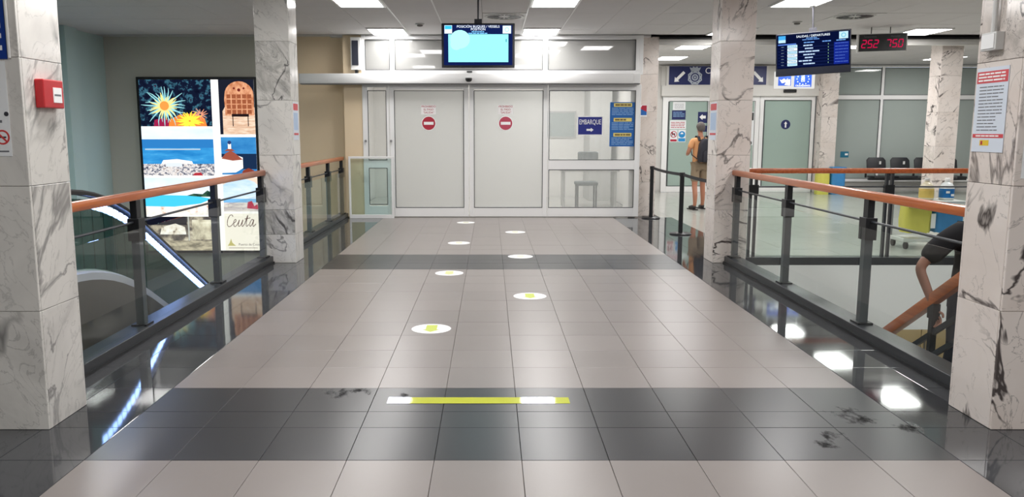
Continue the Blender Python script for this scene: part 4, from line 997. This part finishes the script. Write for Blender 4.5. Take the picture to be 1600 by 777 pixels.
# red headed notice on the near warm pillar (its side face)
X = 2.710
t = thing('covid_notice', 'white notice with red header and footer on the near warm marble pillar', 'poster', (X, 4.44, 1.5))
obj('sheet', B(X - .002, X, 4.295, 4.575, 1.49, 1.945), mat('pale_notice_paper', (214, 222, 234), .35), t)
obj('header', B(X - .003, X - .002, 4.30, 4.57, 1.862, 1.925), M_stickred if False else mat('notice_red', (206, 66, 74), .4), t); obj('footer', B(X - .003, X - .002, 4.30, 4.57, 1.567, 1.588), mat('notice_red', (206, 66, 74), .4), t)
obj('header_lettering', lines_x(4.315, 4.555, 1.868, 1.92, 3, X - .003, .5, 4), M_signwhite, t); obj('footer_lettering', lines_x(4.33, 4.54, 1.57, 1.585, 1, X - .003, .5, 4), M_signwhite, t)
obj('small_print', lines_x(4.33, 4.54, 1.60, 1.85, 14, X - .002, .3, 6), M_ink, t)
obj('yellow_crest', B(X - .003, X - .002, 4.42, 4.50, 1.525, 1.555), mat('yellow_block', (226, 190, 40), .5), t); obj('crest_mark', B(X - .004, X - .003, 4.475, 4.49, 1.53, 1.55), M_stickred, t)
t = thing('junction_box', 'light grey junction box with conduit high on the near warm pillar', 'box', (X, 4.43, 2.06))
obj('box', B(X - .045, X + .002, 4.365, 4.495, 2.03, 2.125), M_gray_pl, t, bevel=.004); obj('conduit', MB().tube([(X - .02, 4.43, 2.12), (X - .02, 4.43, CEIL)], .014, 10), M_gray_pl, t); obj('lid', B(X - .05, X - .045, 4.375, 4.485, 2.04, 2.115), M_white, t)
t = thing('edge_notice', 'white sheet at the frame edge on the front of the near warm pillar', 'poster', (2.9, 4.184, 1.3)); obj('sheet', B(2.745, 3.0, 4.181, 4.184, 1.36, 1.60), M_paper, t); obj('small_print', lines(2.78, 2.96, 1.39, 1.56, 6, 4.181, .3, 3), M_ink, t)
# narrow notices on the side faces of the second pillars
def side_notice(x, y0, y1, lab, s):
    t = thing('narrow_notice', lab, 'poster', (x, (y0 + y1) / 2, 1.5))
    def bb_(a, b, z0, z1, lv): return B(x + s * .002 * (lv - 1) * .5, x + s * (.001 + .001 * lv), a, b, z0, z1)
    obj('sheet', bb_(y0, y1, 1.50, 1.955, 1), mat('pale_notice_paper', (214, 222, 234), .35), t)
    obj('header', bb_(y0 + .01, y1 - .01, 1.86, 1.94, 2), mat('notice_red', (206, 66, 74), .4), t); obj('body_block', bb_(y0 + .02, y1 - .02, 1.62, 1.83, 2), mat('pale_blue_block', (176, 198, 226), .4), t)
    obj('footer', bb_(y0 + .01, y1 - .01, 1.56, 1.585, 2), mat('notice_red', (206, 66, 74), .4), t)
side_notice(-2.388, 9.90, 10.15, 'narrow red headed notice on the pillar beside the lit picture board', 1)
side_notice(2.735, 9.87, 10.15, 'narrow red headed notice on the pillar that hides the police sign', -1)

# ---------------------------------------------------------------- far hall: police doors and windows
HY = 21.66
framed('door_3', 'wide frosted police door with notices behind the man with backpack', 4.56, 7.12, .0, 2.53, [(4.73, 5.75, .16, 2.40), (5.78, 7.0, .16, 2.40)], M_frostg, .14, y=HY, botw=.15, bars=[(5.75, 5.78, .15, 2.40)])
framed('door_4', 'frosted sea green door with the round white arrow sign', 7.13, 8.58, .0, 2.53, [(7.25, 8.48, .14, 2.42)], M_frostg, .10, y=HY, botw=.13)
struct('trim_8', MB().box(4.5, 8.62, HY - .14, HY + .04, 2.53, 2.80), M_offwhite, label='white lintel box above the police doors')
struct('trim_9', MB().box(4.5, 8.62, HY - .02, HY + .04, 2.80, 3.32), M_offwhite, label='white panel carrying the police sign')
t = thing('police_sign', 'long navy police sign with crest and white arrows in the far hall', 'sign', (5.95, HY - .03, 2.8))
obj('box', B(4.62, 7.28, HY - .12, HY - .02, 2.79, 3.31), M_offwhite, t)
F2 = HY - .12
obj('plate', B(4.68, 7.23, F2 - .004, F2, 2.82, 3.30), M_navy, t); F2 -= .004
obj('arrow', arrow(MB(), (4.95, 3.02), R(225), .36, .075, .17, .10, F2), M_signwhite, t)
obj('arrow', arrow(MB(), (7.02, 3.02), R(-45), .36, .075, .17, .10, F2), M_signwhite, t)
M_silver = mat('silver_print', (176, 184, 196), .45)
cr = obj('crest', MB().prism([(5.36 + .20 * math.cos(2 * PI * k / 16) * (1 if k % 2 else .88), F2, 3.01 + .20 * math.sin(2 * PI * k / 16) * (1 if k % 2 else .88)) for k in range(16)], (0, -.002, 0)), M_silver, t)
obj('crest_crown', MB().prism([(5.25, F2, 3.18), (5.21, F2, 3.27), (5.28, F2, 3.25), (5.31, F2, 3.29), (5.36, F2, 3.26), (5.41, F2, 3.29), (5.44, F2, 3.25), (5.51, F2, 3.27), (5.47, F2, 3.18)], (0, -.002, 0)), M_silver, cr)
obj('crest_ring', MB().disc((5.36, F2 - .002, 3.01), .115, 'y', 24, .001, inner=.085), M_navy, cr)
obj('crest_ring', MB().disc((5.36, F2 - .002, 3.01), .05, 'y', 16, .001, inner=.03), M_navy, cr)
mb = MB()
for k in range(8):
    q = 2 * PI * (k + .5) / 8; mb.disc((5.36 + .15 * math.cos(q), F2 - .002, 3.01 + .15 * math.sin(q)), .014, 'y', 8, .001)
obj('crest_dots', mb, M_navy, cr)
text('lettering', 'CONTROL', .225, (6.13, F2 - .002, 3.175), M_signwhite, t, sx=.94); text('lettering', 'POLICÍA', .225, (6.15, F2 - .002, 2.94), M_signwhite, t, sx=.94)
GY = HY - .0295
def sheet(x0, x1, z0, z1, m, lab, name='paper_notice', parts=None):
    t = thing(name, lab, 'notice', ((x0 + x1) / 2, GY, z0)); obj('sheet', B(x0, x1, GY - .002, GY, z0, z1), m, t); return t
t = sheet(4.83, 5.16, 2.17, 2.38, M_paper, 'top white paper of the notice column on the police door'); obj('small_print', lines(4.87, 5.12, 2.2, 2.34, 4, GY - .002, .25, 2), M_ink, t)
t = sheet(4.81, 5.17, 1.92, 2.16, M_navy, 'navy notice below the top white paper on the police door'); obj('small_print', lines(4.84, 5.14, 1.98, 2.13, 4, GY - .002, .4, 3), M_inkblue, t)
t = sheet(4.76, 5.19, 1.67, 1.90, M_paper, 'white notice with red print in the police door notice column'); obj('small_print', lines(4.79, 5.16, 1.69, 1.87, 4, GY - .002, .4, 5), M_inkred, t)
t = sheet(4.77, 4.97, 1.33, 1.65, M_paper, 'red no dogs notice on the police door'); obj('ban_ring', MB().disc((4.87, GY - .002, 1.53), .088, 'y', 24, .001, inner=.07), M_stickred, t); obj('ban_ring', arrow(MB(), (4.87, 1.53), -PI / 4, .16, .018, .018, .001, GY - .003), M_stickred, t)
obj('dog', MB().box(4.82, 4.91, GY - .003, GY - .002, 1.52, 1.56).box(4.82, 4.835, GY - .003, GY - .002, 1.48, 1.53).box(4.89, 4.905, GY - .003, GY - .002, 1.48, 1.53).box(4.81, 4.85, GY - .003, GY - .002, 1.55, 1.59), M_inkdark, t); obj('caption', B(4.785, 4.955, GY - .003, GY - .002, 1.345, 1.40), M_stickred, t)
t = sheet(4.99, 5.19, 1.33, 1.65, M_paper, 'blue wear a mask notice on the police door'); obj('disc', MB().disc((5.09, GY - .002, 1.53), .088, 'y', 24, .001), M_cyan, t); obj('face', MB().disc((5.09, GY - .003, 1.545), .038, 'y', 16, .001), M_signwhite, t); obj('mask', B(5.055, 5.125, GY - .005, GY - .004, 1.505, 1.54), M_cyan, t); obj('caption', B(5.0, 5.18, GY - .003, GY - .002, 1.345, 1.43), M_cyan, t)
t = thing('access_sign', 'navy boarding access sign behind the man at the police door', 'sign', (5.9, GY, 1.6))
obj('plate', B(5.50, 6.6, GY - .004, GY, 1.83, 2.12), M_navy, t); obj('plate', B(5.50, 6.6, GY - .004, GY, 1.60, 1.76), M_navy, t)
text('lettering', 'ACCESO', .125, (6.09, GY - .006, 2.045), M_signwhite, t, sx=.85); text('lettering', 'EMBARQUE', .125, (6.09, GY - .006, 1.91), M_signwhite, t, sx=.85); obj('small_print', lines(5.9, 6.4, 1.64, 1.72, 1, GY - .004, .6, 2), M_signwhite, t)
obj('arrow', arrow(MB(), (5.62, 1.985), PI, .17, .075, .15, .085, GY - .004), M_signwhite, t)
t = thing('strip_notice', 'narrow white strip notice on glass beside the arrow door', 'notice', (6.93, GY, 1.2)); obj('sheet', B(6.88, 6.98, GY - .002, GY, 1.25, 2.12), M_paper, t); obj('dark_block', B(6.885, 6.975, GY - .003, GY - .002, 1.9, 2.1), mat('dark_block', (60, 62, 64), .6), t); obj('dark_block', B(6.895, 6.955, GY - .003, GY - .002, 1.27, 1.34), mat('dark_block', (60, 62, 64), .6), t)
t = thing('arrow_sign', 'round navy sign with a white up arrow on the sea green door', 'sign', (7.82, GY, 1.7)); obj('disc', MB().disc((7.83, GY, 1.79), .125, 'y', 28, .002), M_navy, t); obj('arrow', arrow(MB(), (7.83, 1.79), PI / 2, .16, .04, .09, .06, GY - .002), M_signwhite, t)
# hanging EU lane sign
t = thing('lane_sign', 'white backlit lane sign with a star ring below the departures screen', 'sign', (7.55, 20.0, 2.6))
LY = 20.0
lx = lambda px: (px - 766) / 1260 * 19.66
x0, x1 = lx(1211), lx(1272)
obj('case', B(x0, x1, LY, LY + .12, 2.645, 3.05), emis('sign_white_light', (250, 248, 244), .45), t)
obj('pictogram', B(lx(1215), lx(1235), LY - .003, LY, 2.71, 3.01), mat('lane_blue', (24, 60, 140), .4, emit=(24, 60, 140), power=.5), t)
obj('pictogram_hand', MB().prism([(lx(1217), LY - .003, 2.86), (lx(1220), LY - .003, 2.84), (lx(1224), LY - .003, 2.88), (lx(1227), LY - .003, 2.84), (lx(1230), LY - .003, 2.90), (lx(1227), LY - .003, 2.80), (lx(1221), LY - .003, 2.77)], (0, -.001, 0)).prism([(lx(1225), LY - .003, 2.73), (lx(1233.5), LY - .003, 2.72), (lx(1233.5), LY - .003, 2.86), (lx(1230), LY - .003, 2.86)], (0, -.001, 0)), M_signwhite, t)
obj('star_panel', B(lx(1240), lx(1267), LY - .003, LY, 2.68, 3.01), mat('lane_blue', (24, 60, 140), .4, emit=(24, 60, 140), power=.5), t)
mb = MB(); scx = (lx(1240) + lx(1267)) / 2
for k in range(12):
    q = 2 * PI * k / 12; c = (scx + .145 * math.cos(q), 2.87 + .125 * math.sin(q))
    mb.prism([(c[0] + .018 * (1 if j % 2 == 0 else .45) * math.sin(PI * j / 5), LY - .003, c[1] + .018 * (1 if j % 2 == 0 else .45) * math.cos(PI * j / 5)) for j in range(10)], (0, -.001, 0))
obj('stars', mb, M_signwhite, t)
for s_, z in (('UE', .93), ('EEE', .875), ('CH', .82)): text('lettering', s_, .065, (scx, LY - .004, 2.0 + z), M_signwhite, t)
text('lettering', 'CIUDADANOS', .055, (scx, LY - .004, 2.71), M_signwhite, t)
obj('hanger', MB().tube([(x0 + .1, LY + .06, 3.05), (x0 + .1, LY + .06, CEIL)], .012, 8), M_gray_pl, t); obj('hanger', MB().tube([(x1 - .1, LY + .06, 3.05), (x1 - .1, LY + .06, CEIL)], .012, 8), M_gray_pl, t)
s = thing('door_sensor', 'black motion sensor above the sea green arrow door', 'sensor', (7.85, HY - .15, 2.68)); obj('body', B(7.69, 8.02, HY - .19, HY - .141, 2.62, 2.70), M_rubber, s, bevel=.008); obj('lens', B(7.75, 7.96, HY - .195, HY - .19, 2.635, 2.66), M_char, s)
# hall windows
def hall_window(n, label, x0, x1):
    framed('window_%d' % n, label, x0, x1, .28, 3.32, [(x0 + .04, x1 - .04, .36, 2.44), (x0 + .04, x1 - .04, 2.56, 3.26)], M_frosth, .04, y=HY, bars=[(x0 + .04, x1 - .04, 2.44, 2.56)], botw=.08)
for n, (x0, x1), lab in ((4, (9.04, 10.33), 'grey frosted hall window next to the pillar'), (5, (10.33, 11.62), 'grey frosted hall window with a bright lamp reflection'), (6, (11.62, 12.9), 'grey frosted hall window half behind the hall pillar'), (7, (12.9, 14.0), 'grey frosted hall window beside the near notice pillar')): hall_window(n, lab, x0, x1)
t = thing('window_label', 'small teal label on the hall window near its lower edge', 'sticker', (9.45, GY, .95)); obj('sheet', B(9.33, 9.55, GY - .003, GY, .92, 1.08), mat('teal_print', (20, 110, 140), .5), t); obj('mark', B(9.45, 9.53, GY - .004, GY - .003, .98, 1.03), M_signwhite, t)

# ---------------------------------------------------------------- beam seats
def beam_seat(x0, n, y, lab):
    t = thing('beam_seat', lab, 'seat', (x0 + n * .3, y, 0))
    ms = mat('black_seat_shell', (28, 29, 34), .45)
    obj('beam', B(x0 - .05, x0 + n * .62, y - .03, y + .03, .36, .42), M_char, t)
    for k in range(n):
        x = x0 + k * .62
        s = obj('seat', B(x, x + .5, y - .26, y + .18, .42, .47), ms, t, bevel=.015, smooth=True)
        obj('backrest', MB().prism([(x, y + .17, .52), (x + .5, y + .17, .52), (x + .5, y + .25, .86), (x + .44, y + .26, .93), (x + .06, y + .26, .93), (x, y + .25, .86)], (0, .035, .01)), ms, t, bevel=.012, smooth=True)
        obj('number_plate', B(x + .31, x + .36, y + .20, y + .215, .76, .84), M_gray_pl, t)
    for k in range(n + 1):
        x = x0 - .06 + k * .62; a = obj('armrest', MB().box(x - .025, x + .025, y - .24, y + .2, .62, .66).box(x - .02, x + .02, y + .1, y + .14, .42, .62), M_rubber, t)
    for x in (x0 + .5, x0 + n * .62 - .6): obj('leg', MB().box(x - .03, x + .03, y - .03, y + .03, .03, .36).box(x - .03, x + .03, y - .3, y + .25, 0, .03), M_steel, t)
beam_seat(9.82, 4, 20.9, 'row of black beam seats in front of the hall windows')
t = thing('side_table', 'dark pedestal table standing behind the hall pillar base', 'table', (9.35, 16.9, 0))
obj('top', MB().disc((9.35, 16.9, .64), .36, 'z', 28, .04), M_rubber, t); obj('column', MB().tube([(9.35, 16.9, .03), (9.35, 16.9, .64)], .05, 14), M_black, t, smooth=True); obj('foot', MB().lathe((9.35, 16.9, 0), [(.25, 0), (.25, .015), (.06, .035)], 24), M_black, t)

# ---------------------------------------------------------------- cleaning cart beyond the stairwell, bins by the far pillar
M_yb = mat('yellow_bag', (208, 202, 92), .5, var=.12, scale=9); M_bb = mat('blue_bag', (56, 132, 190), .45, var=.15, scale=9)
t = thing('cleaning_cart', 'grey cleaning cart beyond the far stairwell railing', 'cart', (6.1, 11.15, 0))
obj('base', B(5.66, 6.5, 10.95, 11.4, .10, .15), M_gray_pl, t, bevel=.01)
obj('top_tray', B(5.68, 6.5, 10.95, 11.4, .64, .665), M_gray_pl, t, bevel=.006)
for a in (5.69, 6.47): obj('upright', MB().tube([(a, 11.36, .15), (a, 11.36, .68)], .014, 8), M_steel, t)
for a in (5.72, 6.44):
    for b in (11.0, 11.35): obj('wheel', MB().disc((a + .015, b, .05), .05, 'x', 16, .03), M_rubber, t)
def bag(name, x0, x1, m, lab, y0=10.90, y1=11.18, z0=.21, z1=.60, base=None):
    z0 = max(z0, 0)
    rr = random.Random(x0); mb = MB(); seg = 20; rings = []
    for j, (z, k) in enumerate(((z0, .93), (z0 + .04, .97), ((z0 + z1) / 2, 1.0), (z1 - .03, .97), (z1, .99))):
        rings.append([((x0 + x1) / 2 + (x1 - x0) / 2 * k * math.copysign(abs(math.cos(2 * PI * i / seg)) ** .45, math.cos(2 * PI * i / seg)) + rr.uniform(-.006, .006), (y0 + y1) / 2 + (y1 - y0) / 2 * k * math.copysign(abs(math.sin(2 * PI * i / seg)) ** .45, math.sin(2 * PI * i / seg)), z + rr.uniform(-.008, .008)) for i in range(seg)])
    for r_ in rings: mb.v += r_
    for j in range(len(rings) - 1):
        for i in range(seg): mb.f.append((j * seg + i, j * seg + (i + 1) % seg, (j + 1) * seg + (i + 1) % seg, (j + 1) * seg + i))
    mb.f.append(tuple(range(seg))); mb.f.append(tuple(len(mb.v) - seg + i for i in range(seg)))
    o = obj(name, mb, m, None, loc=((x0 + x1) / 2, (y0 + y1) / 2, z0), label=lab, cat='bucket', smooth=True)
    obj('rim', MB().box(x0 + .01, x1 - .01, y0 - .005, y0 + .012, z1 - .03, z1 + .005), m, o); return o
obj('label_plate', B(5.985, 6.045, 10.885, 10.895, .30, .50), M_paper, bag('waste_bucket', 5.66, 6.03, M_yb, 'yellow bucket hung on the cleaning cart', z0=.235))
bag('waste_bucket', 6.06, 6.46, M_bb, 'blue bucket hung on the cleaning cart', z0=.235)
def bottle(x, y, m, lab, ml, cap):
    t = thing('cleaning_bottle', lab, 'bottle', (x, y, .665)); mc = glass_mat('clear_bottle_plastic', (.86, .9, .9)) if 'clear_bottle_plastic' not in MATS else MATS['clear_bottle_plastic']
    obj('body', MB().lathe((x, y, .666), [(.085, 0), (.095, .01), (.095, .17), (.07, .22), (.03, .245), (.03, .265)], 20), m, t, smooth=True)
    obj('label', MB().lathe((x, y, .666), [(.097, .03), (.097, .155)], 20), ml, t, smooth=True); obj('cap', MB().lathe((x, y, .931), [(.034, 0), (.034, .03), (.02, .035)], 14), cap, t)
    return t
bottle(6.06, 11.2, mat('amber_liquid', (206, 198, 172), .2), 'pale amber bottle on the cleaning cart', mat('amber_label', (206, 178, 96), .4), M_gray_pl)
b = bottle(6.34, 11.2, mat('clear_gel', (214, 220, 220), .15), 'bottle with blue label and white cap on the cleaning cart', mat('blue_label', (14, 104, 172), .35), M_signwhite)
obj('label_mark', MB().box(6.28, 6.33, 11.10, 11.104, .76, .79).box(6.35, 6.39, 11.10, 11.104, .72, .75), M_signwhite, b)
bag('waste_bin', 8.40, 8.72, M_yb, 'yellow lined bin at the foot of the far pillar', 20.7, 21.0, 0, .66); bag('waste_bin', 8.76, 9.12, M_bb, 'blue lined bin next to the yellow one by the far pillar', 20.7, 21.0, 0, .70)

# ---------------------------------------------------------------- people
def skin(name, V, edges, m, parent, root=0, sub=2):
    """V: list of (x,y,z,rx,ry); edges: index pairs"""
    me = bpy.data.meshes.new(name + '_cage'); me.from_pydata([v[:3] for v in V], edges, [])
    bm = bmesh.new(); bm.from_mesh(me); lay = bm.verts.layers.skin.verify()
    for i, v in enumerate(bm.verts): v[lay].radius = (V[i][3], V[i][4] if len(V[i]) > 4 else V[i][3]); v[lay].use_root = (i == root)
    bm.to_mesh(me); bm.free()
    o = bpy.data.objects.new(name, me); C.objects.link(o)
    md = o.modifiers.new('skin', 'SKIN'); md.use_smooth_shade = True; md.branch_smoothing = .4
    s = o.modifiers.new('sub', 'SUBSURF'); s.levels = sub; s.render_levels = sub
    dg = bpy.context.evaluated_depsgraph_get(); me2 = bpy.data.meshes.new_from_object(o.evaluated_get(dg))
    o.modifiers.clear(); o.data = me2; bpy.data.meshes.remove(me)
    me2.materials.clear(); me2.materials.append(m)
    for p in me2.polygons: p.use_smooth = True
    o.parent = parent; return o
def chain(V, Ed, start, pts):
    last = start
    for p in pts:
        V.append(p); Ed.append((last, len(V) - 1)); last = len(V) - 1
    return last
def hand(V, Ed, wrist_i, w_, d, side, curl=.5, up=Vector((0, 0, 1)), sc=1.0):
    """palm and five fingers; d = direction of the hand, side = thumb side"""
    w_ = Vector(w_); d = Vector(d).normalized(); s = Vector(side); s = (s - d * s.dot(d)).normalized(); n = d.cross(s)
    pm = w_ + d * .05 * sc; V.append((*pm, .026 * sc, .018 * sc)); pi = len(V) - 1; Ed.append((wrist_i, pi))
    for k, (off, ln) in enumerate(((.030, .072), (.010, .082), (-.010, .076), (-.029, .060))):
        b = w_ + d * .085 * sc + s * off * sc; c = b + (d + n * curl * .5).normalized() * ln * .5 * sc; e = c + (d * (1 - curl) + n * curl * 1.3).normalized() * ln * .5 * sc
        chain(V, Ed, pi, [(*b, .0095 * sc), (*c, .0085 * sc), (*e, .007 * sc)])
    b = w_ + d * .035 * sc + s * .035 * sc; c = b + (d * .6 + s * .7).normalized() * .035 * sc; e = c + (d + n * .3).normalized() * .03 * sc
    chain(V, Ed, pi, [(*b, .011 * sc), (*c, .010 * sc), (*e, .008 * sc)])
def person(label, loc, rz, H, arms, skin_m, shirt_m, leg_m, shoe_m, hair_m, shorts=True, stance=((-.10, 0), (.10, 0)), lean=0, belt_m=None, feet_z=(0, 0)):
    k = H / 1.8
    t = thing('person', label, 'person', loc, rot=(0, 0, rz))
    V = []; Ed = []
    P = lambda x, y, z, r, r2=None: (x * k, y * k, z * k, r * k, (r2 or r) * k)
    V.append(P(0, 0, .98, .145, .10))                                        # pelvis
    ab = chain(V, Ed, 0, [P(0, .0, 1.12, .135, .095), P(0, .0, 1.28, .15, .10), P(0, -.005, 1.41, .13, .095)])
    nk = chain(V, Ed, ab, [P(0, .0, 1.50, .058, .058), P(0, .012, 1.565, .052)])
    hd = chain(V, Ed, nk, [P(0, .025, 1.625, .070, .078), P(0, .022, 1.69, .077, .095), P(0, .01, 1.745, .066, .08)])
    hm = hd - 1
    chain(V, Ed, hm - 1, [P(0, .10, 1.638, .020)])                            # chin
    chain(V, Ed, hm, [P(0, .112, 1.672, .013, .016)])                         # nose
    for s in (-1, 1): chain(V, Ed, hm, [P(.082 * s, .0, 1.67, .012, .022)])   # ears
    sh = {}
    for s, A in zip((-1, 1), arms):
        pts = [P(.165 * s, -.01, 1.425, .058), P(*A[0], .043), P(*A[1], .030)]
        wi = chain(V, Ed, ab, pts); sh[s] = pts
        wv = Vector(A[1]) * k; d = (Vector(A[2]) if len(A) > 2 else (Vector(A[1]) - Vector(A[0])))
        hand(V, Ed, wi, wv, d, A[3] if len(A) > 3 else (-s, .5, .3), .55, sc=k * 1.05)
    legs = {}
    for i, s in enumerate((-1, 1)):
        fx, fy = stance[i]; fz = feet_z[i]
        lp = [P(.085 * s, 0, .90, .092), P((.09 * s + fx) / 2, fy * .5 + .02 + abs(fz) * .4, .50 + fz * .6, .058), P((fx), fy - .035, .30 + fz, .052), P(fx, fy - .03, .09 + fz, .036)]
        an = chain(V, Ed, 0, lp); legs[s] = lp
        chain(V, Ed, an, [P(fx * 1.15, fy + .10, .045 + fz, .036, .028), P(fx * 1.25, fy + .17, .035 + fz, .03, .022)])
    obj_body = skin('body', V, Ed, skin_m, t)
    # eyes and brows
    for s in (-1, 1):
        mb = MB().lathe((.032 * s * k, .098 * k, 1.69 * k), [(.002, -.010 * k), (.010 * k, -.004 * k), (.010 * k, .004 * k), (.002, .010 * k)], 10); obj('eye', mb, mat('dark_eye', (40, 34, 32), .3), t, local=True)
    obj('mouth', B(-.024 * k, .024 * k, .088 * k, .104 * k, 1.632 * k, 1.640 * k), mat('lip', (150, 84, 76), .5), t, local=True)
    # shirt
    V = [P(0, 0, .89, .182, .132)]; Ed = []
    ab = chain(V, Ed, 0, [P(0, 0, 1.10, .168, .118), P(0, 0, 1.28, .182, .124), P(0, -.005, 1.42, .142, .106), P(0, 0, 1.485, .075, .07)])
    for s in (-1, 1):
        a, e = Vector(sh[s][0][:3]), Vector(sh[s][1][:3]); f = arms[0 if s < 0 else 1][4] if len(arms[0 if s < 0 else 1]) > 4 else .68
        A = arms[0 if s < 0 else 1]; lz = A[5] if len(A) > 5 else 1.0
        q = a + (e - a) * f; chain(V, Ed, ab - 1, [(*a, .074 * k * lz, .074 * k * lz), (*(a + (e - a) * .4), .068 * k * lz, .068 * k * lz), (*q, .070 * k * lz, .066 * k * lz)])
    skin('shirt', V, Ed, shirt_m, t)
    # shorts or trousers
    V = [P(0, 0, .90, .125, .108)]; Ed = []
    for s in (-1, 1):
        lp = [Vector(q[:3]) for q in legs[s]]
        if shorts: chain(V, Ed, 0, [(*(lp[0]), .108 * k, .112 * k), (*(lp[0] + (lp[1] - lp[0]) * .5), .100 * k, .104 * k), (*(lp[0] + (lp[1] - lp[0]) * .88), .094 * k, .096 * k)])
        else: chain(V, Ed, 0, [(*lp[0], .105 * k, .108 * k), (*lp[1], .078 * k, .08 * k), (*lp[2], .068 * k, .07 * k), (*(lp[3] - Vector((0, 0, .03 * k))), .06 * k, .062 * k)])
    skin('shorts' if shorts else 'trousers', V, Ed, leg_m, t)
    for i, s in enumerate((-1, 1)):
        fx, fy = stance[i]; fz = feet_z[i]
        V = [P(fx, fy - .06, .055 + fz, .046, .05), P(fx * 1.1, fy + .03, .055 + fz, .05, .05), P(fx * 1.2, fy + .12, .045 + fz, .048, .04), P(fx * 1.25, fy + .19, .04 + fz, .036, .032)]
        sho = skin('shoe', V, [(0, 1), (1, 2), (2, 3)], shoe_m, t)
        zmin = 1
        obj('sole', MB().box((fx - .05) * k, (fx * 1.2 + .05) * k if s > 0 else (fx + .05) * k, (fy - .11) * k, (fy + .22) * k, (fz) * k, (fz + .02) * k) if s > 0 else MB().box((fx * 1.2 - .05) * k, (fx + .05) * k, (fy - .11) * k, (fy + .22) * k, fz * k, (fz + .02) * k), M_rubber, t, local=True, bevel=.008)
    # hair: cap over the crown and back of the head
    mb = MB(); nu, nv = 24, 14
    def hp(u, v_): return (.089 * k * math.sin(v_) * math.cos(u), (.012 + .112 * math.sin(v_) * math.sin(u)) * k, (1.688 + .118 * math.cos(v_)) * k)
    def low(u): return PI * (.43 - .02 * math.cos(2 * u)) if math.sin(u) > .35 else PI * (.50 if math.sin(u) > -.1 else .70)
    mb.v.append(hp(0, 0.0))
    for i in range(1, nv + 1):
        for j in range(nu):
            u = 2 * PI * j / nu; mb.v.append(hp(u, low(u) * i / nv))
    for j in range(nu): mb.f.append((0, 1 + j, 1 + (j + 1) % nu))
    for i in range(nv - 1):
        for j in range(nu): mb.f.append((1 + i * nu + j, 1 + (i + 1) * nu + j, 1 + (i + 1) * nu + (j + 1) % nu, 1 + i * nu + (j + 1) % nu))
    obj('hair', mb, hair_m, t, local=True, smooth=True)
    return t, k
M_skin = mat('tanned_skin', (178, 122, 96), .5); M_skin2 = mat('tanned_skin_b', (150, 102, 84), .5)
M_orange = mat('orange_cotton', (222, 162, 112), .85, var=.05, scale=20); M_khaki = mat('khaki_cotton', (146, 128, 106), .9, var=.08, scale=16)
M_blackc = mat('black_cotton', (10, 10, 15), .9); M_jean = mat('dark_denim', (40, 46, 60), .9, var=.1, scale=30)
man, k = person('man in orange T-shirt and khaki shorts seen from behind at the police door', (4.33, 16.75, 0), R(8), 1.80,
       [((-.27, -.03, 1.17), (-.20, .20, 1.13), (.3, .8, .1), (0, .2, 1)), ((.27, .0, 1.17), (.14, .22, 1.16), (-.3, .8, .2), (0, .2, 1))],
       M_skin, M_orange, M_khaki, mat('dark_trainers', (52, 50, 50), .6), mat('grey_hair', (96, 90, 88), .9, var=.2, scale=60), stance=((-.12, -.08), (.12, .10)))
bp = thing('backpack', 'dark backpack on the back of the man in orange', 'backpack', (4.33, 16.75, 0), rot=(0, 0, R(8)))
mk = mat('navy_black_nylon', (38, 38, 48), .7, var=.1, scale=20)
obj('main_bag', MB().prism([(-.10, -.10, .98), (.20, -.10, .98), (.22, -.10, 1.10), (.20, -.10, 1.38), (.14, -.10, 1.47), (-.02, -.10, 1.47), (-.09, -.10, 1.36), (-.12, -.10, 1.10)], (0, -.19, -.0)), mk, bp, local=True, bevel=.04, smooth=True)
obj('front_pocket', MB().prism([(-.06, -.28, 1.0), (.17, -.28, 1.0), (.17, -.28, 1.18), (.13, -.28, 1.22), (-.03, -.28, 1.22), (-.06, -.28, 1.18)], (0, -.05, 0)), mk, bp, local=True, bevel=.018, smooth=True)
for s in (-1, 1):
    c = .04
    obj('strap', MB().sweep([(c + s * .10, -.11, 1.42), (c + s * .11, -.06, 1.50), (c + s * .115, .03, 1.515), (c + s * .12, .10, 1.42), (c + s * .125, .125, 1.28)], [(-.028, -.006), (.028, -.006), (.028, .008), (-.028, .008)]), mk, bp, local=True, smooth=True)
obj('lower_strap', MB().tube([(-.11, -.12, 1.05), (-.19, -.03, 1.13), (-.16, .10, 1.24)], .010, 8), mk, bp, local=True)
obj('top_loop', MB().tube([(.03, -.12, 1.47), (.04, -.12, 1.51), (.09, -.12, 1.51), (.10, -.12, 1.47)], .009, 8), mk, bp, local=True)
obj('tag_mark', B(.10, .125, -.335, -.328, 1.13, 1.15), M_gray_pl, bp, local=True)

# man on the stairs, gripping the sloping rail
SY_ = 6.75
zs = -rise * (math.floor((SY_ - (SY0 - .3)) / run) + 1)
man2, k2 = person('man in black T-shirt on the stairs gripping the sloping wooden rail', (4.10, SY_, zs), R(180), 1.93,
       [((-.30, .0, 1.15), (-.27, .2, 1.02)), ((.42, -.02, 1.13), (.345, .11, .83), (-.12, .3, -.8), (-.3, .9, .1), .86, 1.35)],
       M_skin2, M_blackc, M_jean, mat('black_shoe', (30, 30, 32), .6), mat('dark_hair', (40, 34, 30), .8), shorts=False, stance=((-.10, 0), (.10, 0)))
